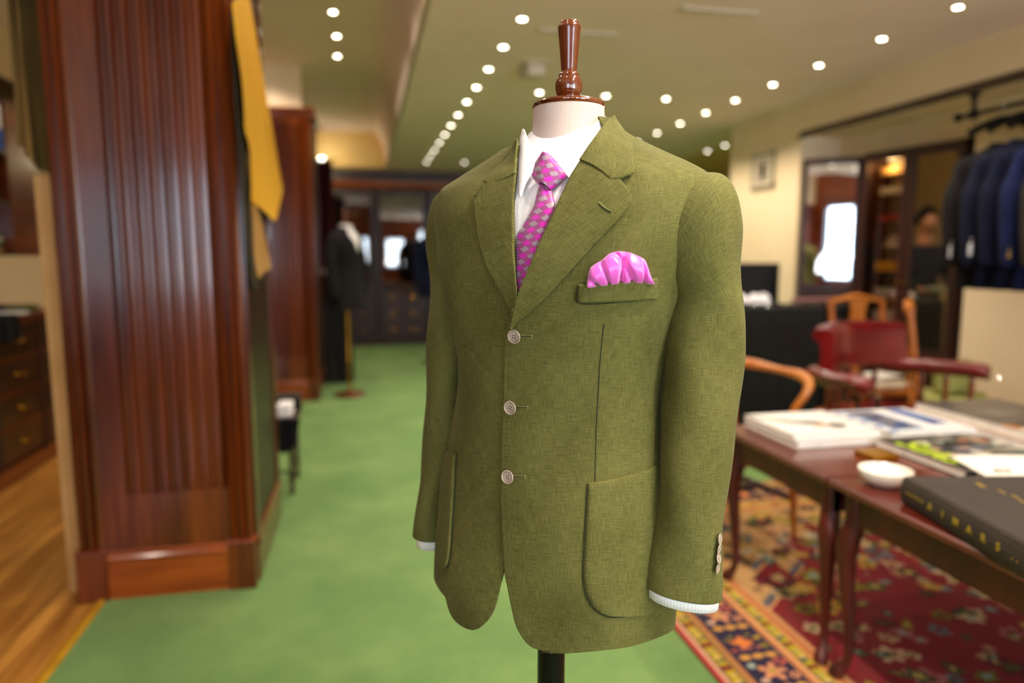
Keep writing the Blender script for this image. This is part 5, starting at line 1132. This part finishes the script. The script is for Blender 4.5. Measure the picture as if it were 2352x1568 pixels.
# back pad: a curved upholstered roll
def backpad():
    G = []; n = 30
    for i in range(n):
        u = -1 + 2 * i / (n - 1); x = .315 * u; yb = .20 - .10 * u * u; row = []
        prof = [(.0, .62), (-.035, .64), (-.04, .70), (-.03, .76), (-.032, .82), (-.02, .855), (.01, .868), (.045, .86), (.062, .835), (.055, .81), (.03, .80), (.02, .74), (.025, .66), (.015, .62)]
        for (dy, z) in prof: row.append((x * (1 - .0 * dy), yb + dy * (1 + .15 * abs(u)), z * 1.0 + .012 * (1 - u * u)))
        G.append(row)
    b = B(); b.grid(np.array(G), closeu=True); m = len(G[0]); b.f.append(tuple(range(m))); b.f.append(tuple(range(len(b.v) - m, len(b.v)))[::-1]); return b
backpad().build('back_rest', 'red_leather', rc, smooth=True)
for sx in (-1, 1):
    arm = [(sx * .28, .17, .615), (sx * .335, .07, .615), (sx * .375, -.06, .62), (sx * .41, -.20 if sx > 0 else -.13, .62), (sx * .42, -.27 if sx > 0 else -.17, .615)]
    c = smooth_curve(arm, 24); B().tube([(p[0], p[1], p[2] + .028) for p in c], [.047] * 22 + [.042, .026], 12, flat=.7).build('arm_pad', 'red_leather', rc, smooth=True)
    B().tube([(p[0], p[1], p[2] - .006) for p in c], [.034] * 24, 8, flat=.45).build('arm_rail', 'oak' if 0 else 'mahog_y', rc, smooth=True)
    for k, (yy_) in enumerate((-.20, -.10, 0.0)): B().lathe([(.012, .42), (.016, .46), (.010, .50), (.014, .56), (.010, .60)], c=(sx * (.375 - .28 * (yy_ + .06)), yy_, 0), seg=10).build('spindle', 'mahog', rc, smooth=True)
    B().lathe([(.01, 0), (.01, .004)], c=(sx * .425, -.31 if sx > 0 else -.21, .61), axis='y', seg=12).build('arm_stud', 'chrome', rc)
for k in range(6): B().lathe([(.010, .42), (.015, .46), (.009, .50), (.013, .57), (.010, .63)], c=(-.20 + k * .08, .19 - .1 * ((-.20 + k * .08) / .315) ** 2, 0), seg=10).build('spindle', 'mahog', rc, smooth=True)
for k in range(9): B().lathe([(.005, 0), (.005, .004)], c=(-.30 + .02 * math.sin(k), .12, .66 + k * .02), axis='y', seg=8).build('brass_nail', 'brass', rc) if False else None
B().prism([(-.36, -.26), (.36, -.26), (.34, .0), (.27, .2), (.12, .26), (-.12, .26), (-.27, .2), (-.34, 0)], .385, .42, 'z').build('seat_frame', 'mahog_x', rc, bevel=.01)
B().prism([(-.26, -.25), (.26, -.25), (.28, .0), (.23, .16), (-.23, .16), (-.28, 0)], .42, .45, 'z').build('seat_pad', 'red_leather', rc, bevel=.02)
legs(rc, .24, .2, .385, 'mahog')

def splat_chair(name, lab, x, y, rz_, z=0, cushion=None):
    t = thing(name, lab, 'chair', (x, y, z), rz_)
    for sx in (-1, 1): B().tube(smooth_curve([(sx * .19, .20, 0), (sx * .18, .17, .42), (sx * .185, .20, .75), (sx * .19, .235, .985)], 14), .019, 10).build('back_post', 'oak', t, smooth=True)
    for sx in (-1, 1): B().tube([(sx * .2, -.2, 0), (sx * .2, -.19, .40)], [.014, .02], 10).build('leg', 'oak', t, smooth=True)
    c = smooth_curve([(-.20, .235, .965), (-.10, .238, .985), (0, .24, 1.005), (.10, .238, .985), (.20, .235, .965)], 20); B().tube(c, .026, 10, flat=.6).build('crest_rail', 'oak', t, smooth=True)
    B().prism([(-.035, .45), (.035, .45), (.03, .6), (.055, .75), (.05, .90), (.07, .985), (-.07, .985), (-.05, .90), (-.055, .75), (-.03, .6)], .205, .222, 'y').build('splat', 'oak', t)
    B().prism([(-.22, -.22), (.22, -.22), (.19, .2), (-.19, .2)], .39, .43, 'z').build('seat_frame', 'oak', t, bevel=.006)
    B().prism([(-.19, -.2), (.19, -.2), (.165, .17), (-.165, .17)], .43, .465, 'z').build('seat_pad', cushion or 'plastic', t, bevel=.015)
    B().box(-.19, .19, -.01, .01, .15, .17).build('stretcher', 'oak', t)
    return t
M['sage'] = plain('yellow_green_fabric', 'a8a85c', '949450', .8, 10)
splat_chair('splat_back_chair', 'golden oak splat back chair behind the captains chair', 3.30, 3.98, math.radians(160 + 180 - 345), 0)
splat_chair('splat_back_chair', 'golden oak chair with sage seat by the display cabinet', 3.38, 3.45, math.radians(49), 0, 'sage')
B().box(-.15, .15, -.05, .05, 0, .20).build('cushion', 'sage', None, bevel=.045, loc=(3.41, 3.45, .468)); cu_ = bpy.data.objects['cushion']; cu_.rotation_euler = (0, 0, .2); tag(cu_, 'plump yellow green cushion on the chair by the display cabinet', 'cushion')
t = thing('paper_pile', 'pink and cream papers on the seat of the oak splat back chair', 'papers', (3.30, 3.95, .4665), .3)
for k in range(3): B().box(-.13 + .01 * k, .13, -.1, .1 - .01 * k, k * .012, k * .012 + .011).build('layer', ['paper', 'rose_silk', 'paper'][k], t)
# armchair near the table end
ac = thing('oak_armchair', 'golden oak armchair with curved arm at the far end of the table', 'chair', (1.62, 2.90, RG), math.radians(12))
for sx in (-1, 1): B().tube(smooth_curve([(sx * .19, .22, 0), (sx * .20, .17, .40), (sx * .21, .19, .62), (sx * .215, .22, .84)], 16), .02, 10).build('back_post', 'oak', ac, smooth=True)
B().tube(smooth_curve([(-.23, .22, .80), (-.1, .235, .83), (0, .24, .84), (.1, .235, .83), (.23, .22, .80)], 20), .024, 10, flat=.7).build('crest_rail', 'oak', ac, smooth=True)
B().prism([(-.04, .44), (.04, .44), (.035, .55), (.06, .70), (.05, .82), (-.05, .82), (-.06, .70), (-.035, .55)], .205, .222, 'y').build('splat', 'oak', ac)
for sx in (-1, 1):
    c = smooth_curve([(sx * .21, .19, .75), (sx * .27, .10, .74), (sx * .335, -.02, .722), (sx * .355, -.11, .71), (sx * .345, -.165, .68), (sx * .315, -.17, .63), (sx * .285, -.15, .57), (sx * .27, -.13, .48), (sx * .24, -.12, .40)], 40)
    B().tube(c, [.021 + .004 * math.sin(k * .4) for k in range(40)], 10).build('arm', 'oak', ac, smooth=True)
    B().tube([(sx * .23, -.23, 0), (sx * .22, -.22, .2), (sx * .22, -.21, .39)], [.013, .017, .024], 10).build('leg', 'oak', ac, smooth=True)
    B().box(sx * .215 - .012, sx * .215 + .012, -.21, .18, .16, .185).build('stretcher', 'dark_wood', ac)
B().box(-.20, .20, -.02, .005, .16, .185).build('stretcher', 'dark_wood', ac)
B().prism([(-.25, -.25), (.25, -.25), (.21, .2), (-.21, .2)], .36, .41, 'z').build('seat_frame', 'oak', ac, bevel=.008); B().prism([(-.22, -.22), (.22, -.22), (.18, .17), (-.18, .17)], .41, .45, 'z').build('seat_pad', 'rose_silk', ac, bevel=.02)

# ================================================================= person whose reflection shows in the cabinet's mirrored door
def skin(name, verts, edges, radii, mat, parent, lev=2):
    me = bpy.data.meshes.new(name); me.from_pydata(verts, edges, []); o = bpy.data.objects.new(name, me); COL.objects.link(o)
    sm = o.modifiers.new('skin', 'SKIN'); sm.use_smooth_shade = True
    for k, r in enumerate(radii): me.skin_vertices[0].data[k].radius = r if isinstance(r, tuple) else (r, r)
    me.skin_vertices[0].data[0].use_root = True
    md = o.modifiers.new('sub', 'SUBSURF'); md.levels = md.render_levels = lev
    dg = bpy.context.evaluated_depsgraph_get(); m2 = bpy.data.meshes.new_from_object(o.evaluated_get(dg)); bpy.data.objects.remove(o)
    m2.materials.clear(); m2.materials.append(M[mat] if isinstance(mat, str) else mat); m2.polygons.foreach_set('use_smooth', [True] * len(m2.polygons)); o = bpy.data.objects.new(name, m2); COL.objects.link(o); o.parent = parent; return o
M['skin'] = plain('skin', 'b07a58', 'a06c4c', .55, 10); M['hair'] = plain('black_hair', '0c0908', '060504', .8, 60, .2, spec=.1); M['sweater'] = plain('dark_blue_sweater', '161a24', '0e111a', .9, 30, .2); M['trousers'] = plain('black_trousers', '0e0e10', '08080a', .9, 30)
k = 1.05 / 1.1
pe = thing('person', 'dark haired person in a dark sweater holding white paper, seen reflected in the cabinet door', 'person', (2.14, 4.60, 0), math.radians(38)); pe.scale = (k, k, k)
V = [(0, 0, .95), (0, .01, 1.12), (0, .01, 1.32), (0, .015, 1.42), (0, .01, 1.45), (0, .008, 1.47),
     (.17, .01, 1.40), (.21, .0, 1.15), (.13, -.20, 1.05), (-.17, .01, 1.40), (-.21, .0, 1.15), (-.13, -.20, 1.05),
     ]
Ed = [(0, 1), (1, 2), (2, 3), (3, 4), (4, 5), (2, 6), (6, 7), (7, 8), (2, 9), (9, 10), (10, 11)]
Rr = [(.15, .11), (.14, .10), (.16, .11), (.085, .07), .066, .06, .06, .045, .035, .06, .045, .035]
skin('body', V, Ed, Rr, 'sweater', pe)
# trousers over the legs
V2 = [(0, 0, .97), (.075, 0, .84), (.09, -.01, .48), (.09, .01, .10), (-.075, 0, .84), (-.09, -.01, .48), (-.09, .01, .10)]
for sx in (-1, 1): skin('shoe', [(sx * .09, .03, .06), (sx * .095, -.05, .04), (sx * .10, -.15, .03)], [(0, 1), (1, 2)], [(.045, .05), (.045, .035), (.035, .025)], 'hair', pe)
tq = B()
for sx in (-1, 1): tq.tube(smooth_curve([(sx * .055, .01, .99), (sx * .078, .005, .86), (sx * .088, -.01, .50), (sx * .090, .008, .10), (sx * .090, .008, .055)], 16), list(np.interp(np.linspace(0, 1, 16), [0, .15, .55, 1], [.075, .092, .068, .062])), 16)
rgp = RingSurf([((0, .005, z), (w_, 0, 0), (0, d_, 0), (0, d_, 0), 2.2) for z, w_, d_ in ((.84, .12, .085), (.90, .158, .105), (.97, .158, .108), (1.03, .148, .100))])
a_, b_ = np.meshgrid(np.linspace(-180, 180, 33), np.linspace(0, 2.99, 10)); tq.grid(rgp.pt(a_, b_)); tq.build('trousers', 'trousers', pe, smooth=True)
B().tube([(0, .0, 1.44), (0, -.005, 1.52), (0, -.015, 1.60)], [.060, .052, .050], 16).build('neck', 'skin', pe, smooth=True)
hd = B(); G = []
for i in range(19):
    f = math.pi * i / 18; row = []
    for j in range(24):
        a = 2 * math.pi * j / 24; x = .074 * math.sin(f) * math.cos(a); y = .094 * math.sin(f) * math.sin(a); z = 1.645 + .115 * math.cos(f)
        if z < 1.61: x *= .86; y = y * .9 - .012
        if math.sin(a) < -.93 and 1.60 < z < 1.66: y -= .022 * (1 - abs(z - 1.622) / .04) if abs(z - 1.622) < .04 else 0
        row.append((x, y - .02, z))
    G.append(row)
hd.grid(np.array(G), closeu=True); head = hd.build('head', 'skin', pe, smooth='all')
for sx in (-1, 1):
    B().lathe([(.001, -.011), (.010, -.006), (.011, 0), (.001, .002)], c=(sx * .03, -.098, 1.652), axis='y', seg=12).build('eye', 'white_cotton', head, smooth=True)
    B().lathe([(.001, -.013), (.005, -.012), (.005, -.010)], c=(sx * .03, -.099, 1.652), axis='y', seg=10).build('iris', 'hair', head)
    B().lathe([(.010, 0), (.018, .004), (.014, .010), (.004, .008)], c=(sx * .068 if sx > 0 else sx * .078, -.01, 1.64), axis='x', seg=12).build('ear', 'skin', head, smooth=True)
B().tube([(-.022, -.102, 1.585), (0, -.108, 1.583), (.022, -.102, 1.585)], [.003, .006, .003], 8).build('mouth', 'rose_silk', head, smooth=True)
G = []
for i in range(15):
    f = math.pi * .62 * i / 14; row = []
    for j in range(28):
        a = 2 * math.pi * j / 28; fr_ = max(0, -math.sin(a)); ff = f * (1 - .42 * fr_); r_ = 1 + .05 * math.sin(a * 7 + i); row.append((.088 * r_ * math.sin(ff) * math.cos(a), .108 * r_ * math.sin(ff) * math.sin(a) - .012, 1.655 + .130 * math.cos(ff)))
    G.append(row)
hb = B(); hb.grid(np.array(G), closeu=True); hb.build('hair', 'hair', pe, smooth='all', solid=.006)
for sx in (-1, 1):
    hx, hy, hz = sx * .13, -.22, 1.05; palm = skin('hand', [(hx, hy + .03, hz), (hx - sx * .01, hy - .01, hz), (hx - sx * .02, hy - .05, hz - .005)], [(0, 1), (1, 2)], [.024, (.034, .016), (.038, .013)], 'skin', pe)
    for q_, (dx_, ln) in enumerate(((-.028, .060), (-.010, .072), (.008, .068), (.025, .052))):
        skin('finger', [(hx - sx * .02 + dx_, hy - .05, hz - .005), (hx - sx * .02 + dx_, hy - .05 - ln * .55, hz - .012), (hx - sx * .02 + dx_, hy - .05 - ln * .9, hz - .03)], [(0, 1), (1, 2)], [.0095, .0085, .007], 'skin', palm, 1)
    skin('thumb', [(hx - sx * .01 - sx * .02, hy - .01, hz), (hx - sx * .05, hy - .04, hz + .008), (hx - sx * .052, hy - .07, hz + .006)], [(0, 1), (1, 2)], [.011, .010, .008], 'skin', palm, 1)
wp = thing('paper_sheet', 'white paper held by the person in the dark sweater', 'paper', (2.14, 4.60, 0), math.radians(38)); wp.scale = (k, k, k)
B().add([(-.14, -.24, 1.03), (.14, -.24, 1.03), (.15, -.40, 1.08), (-.13, -.40, 1.08), (-.14, -.24, 1.034), (.14, -.24, 1.034), (.15, -.40, 1.084), (-.13, -.40, 1.084)], [(0, 1, 2, 3), (7, 6, 5, 4), (0, 4, 5, 1), (1, 5, 6, 2), (2, 6, 7, 3), (3, 7, 4, 0)]).build('sheet', 'paper', wp)
# ================================================================= to metres
for o in list(SC.objects):
    if o.parent is None and o.type in ('MESH', 'EMPTY'):
        o.location = o.location * S; o.scale = o.scale * S
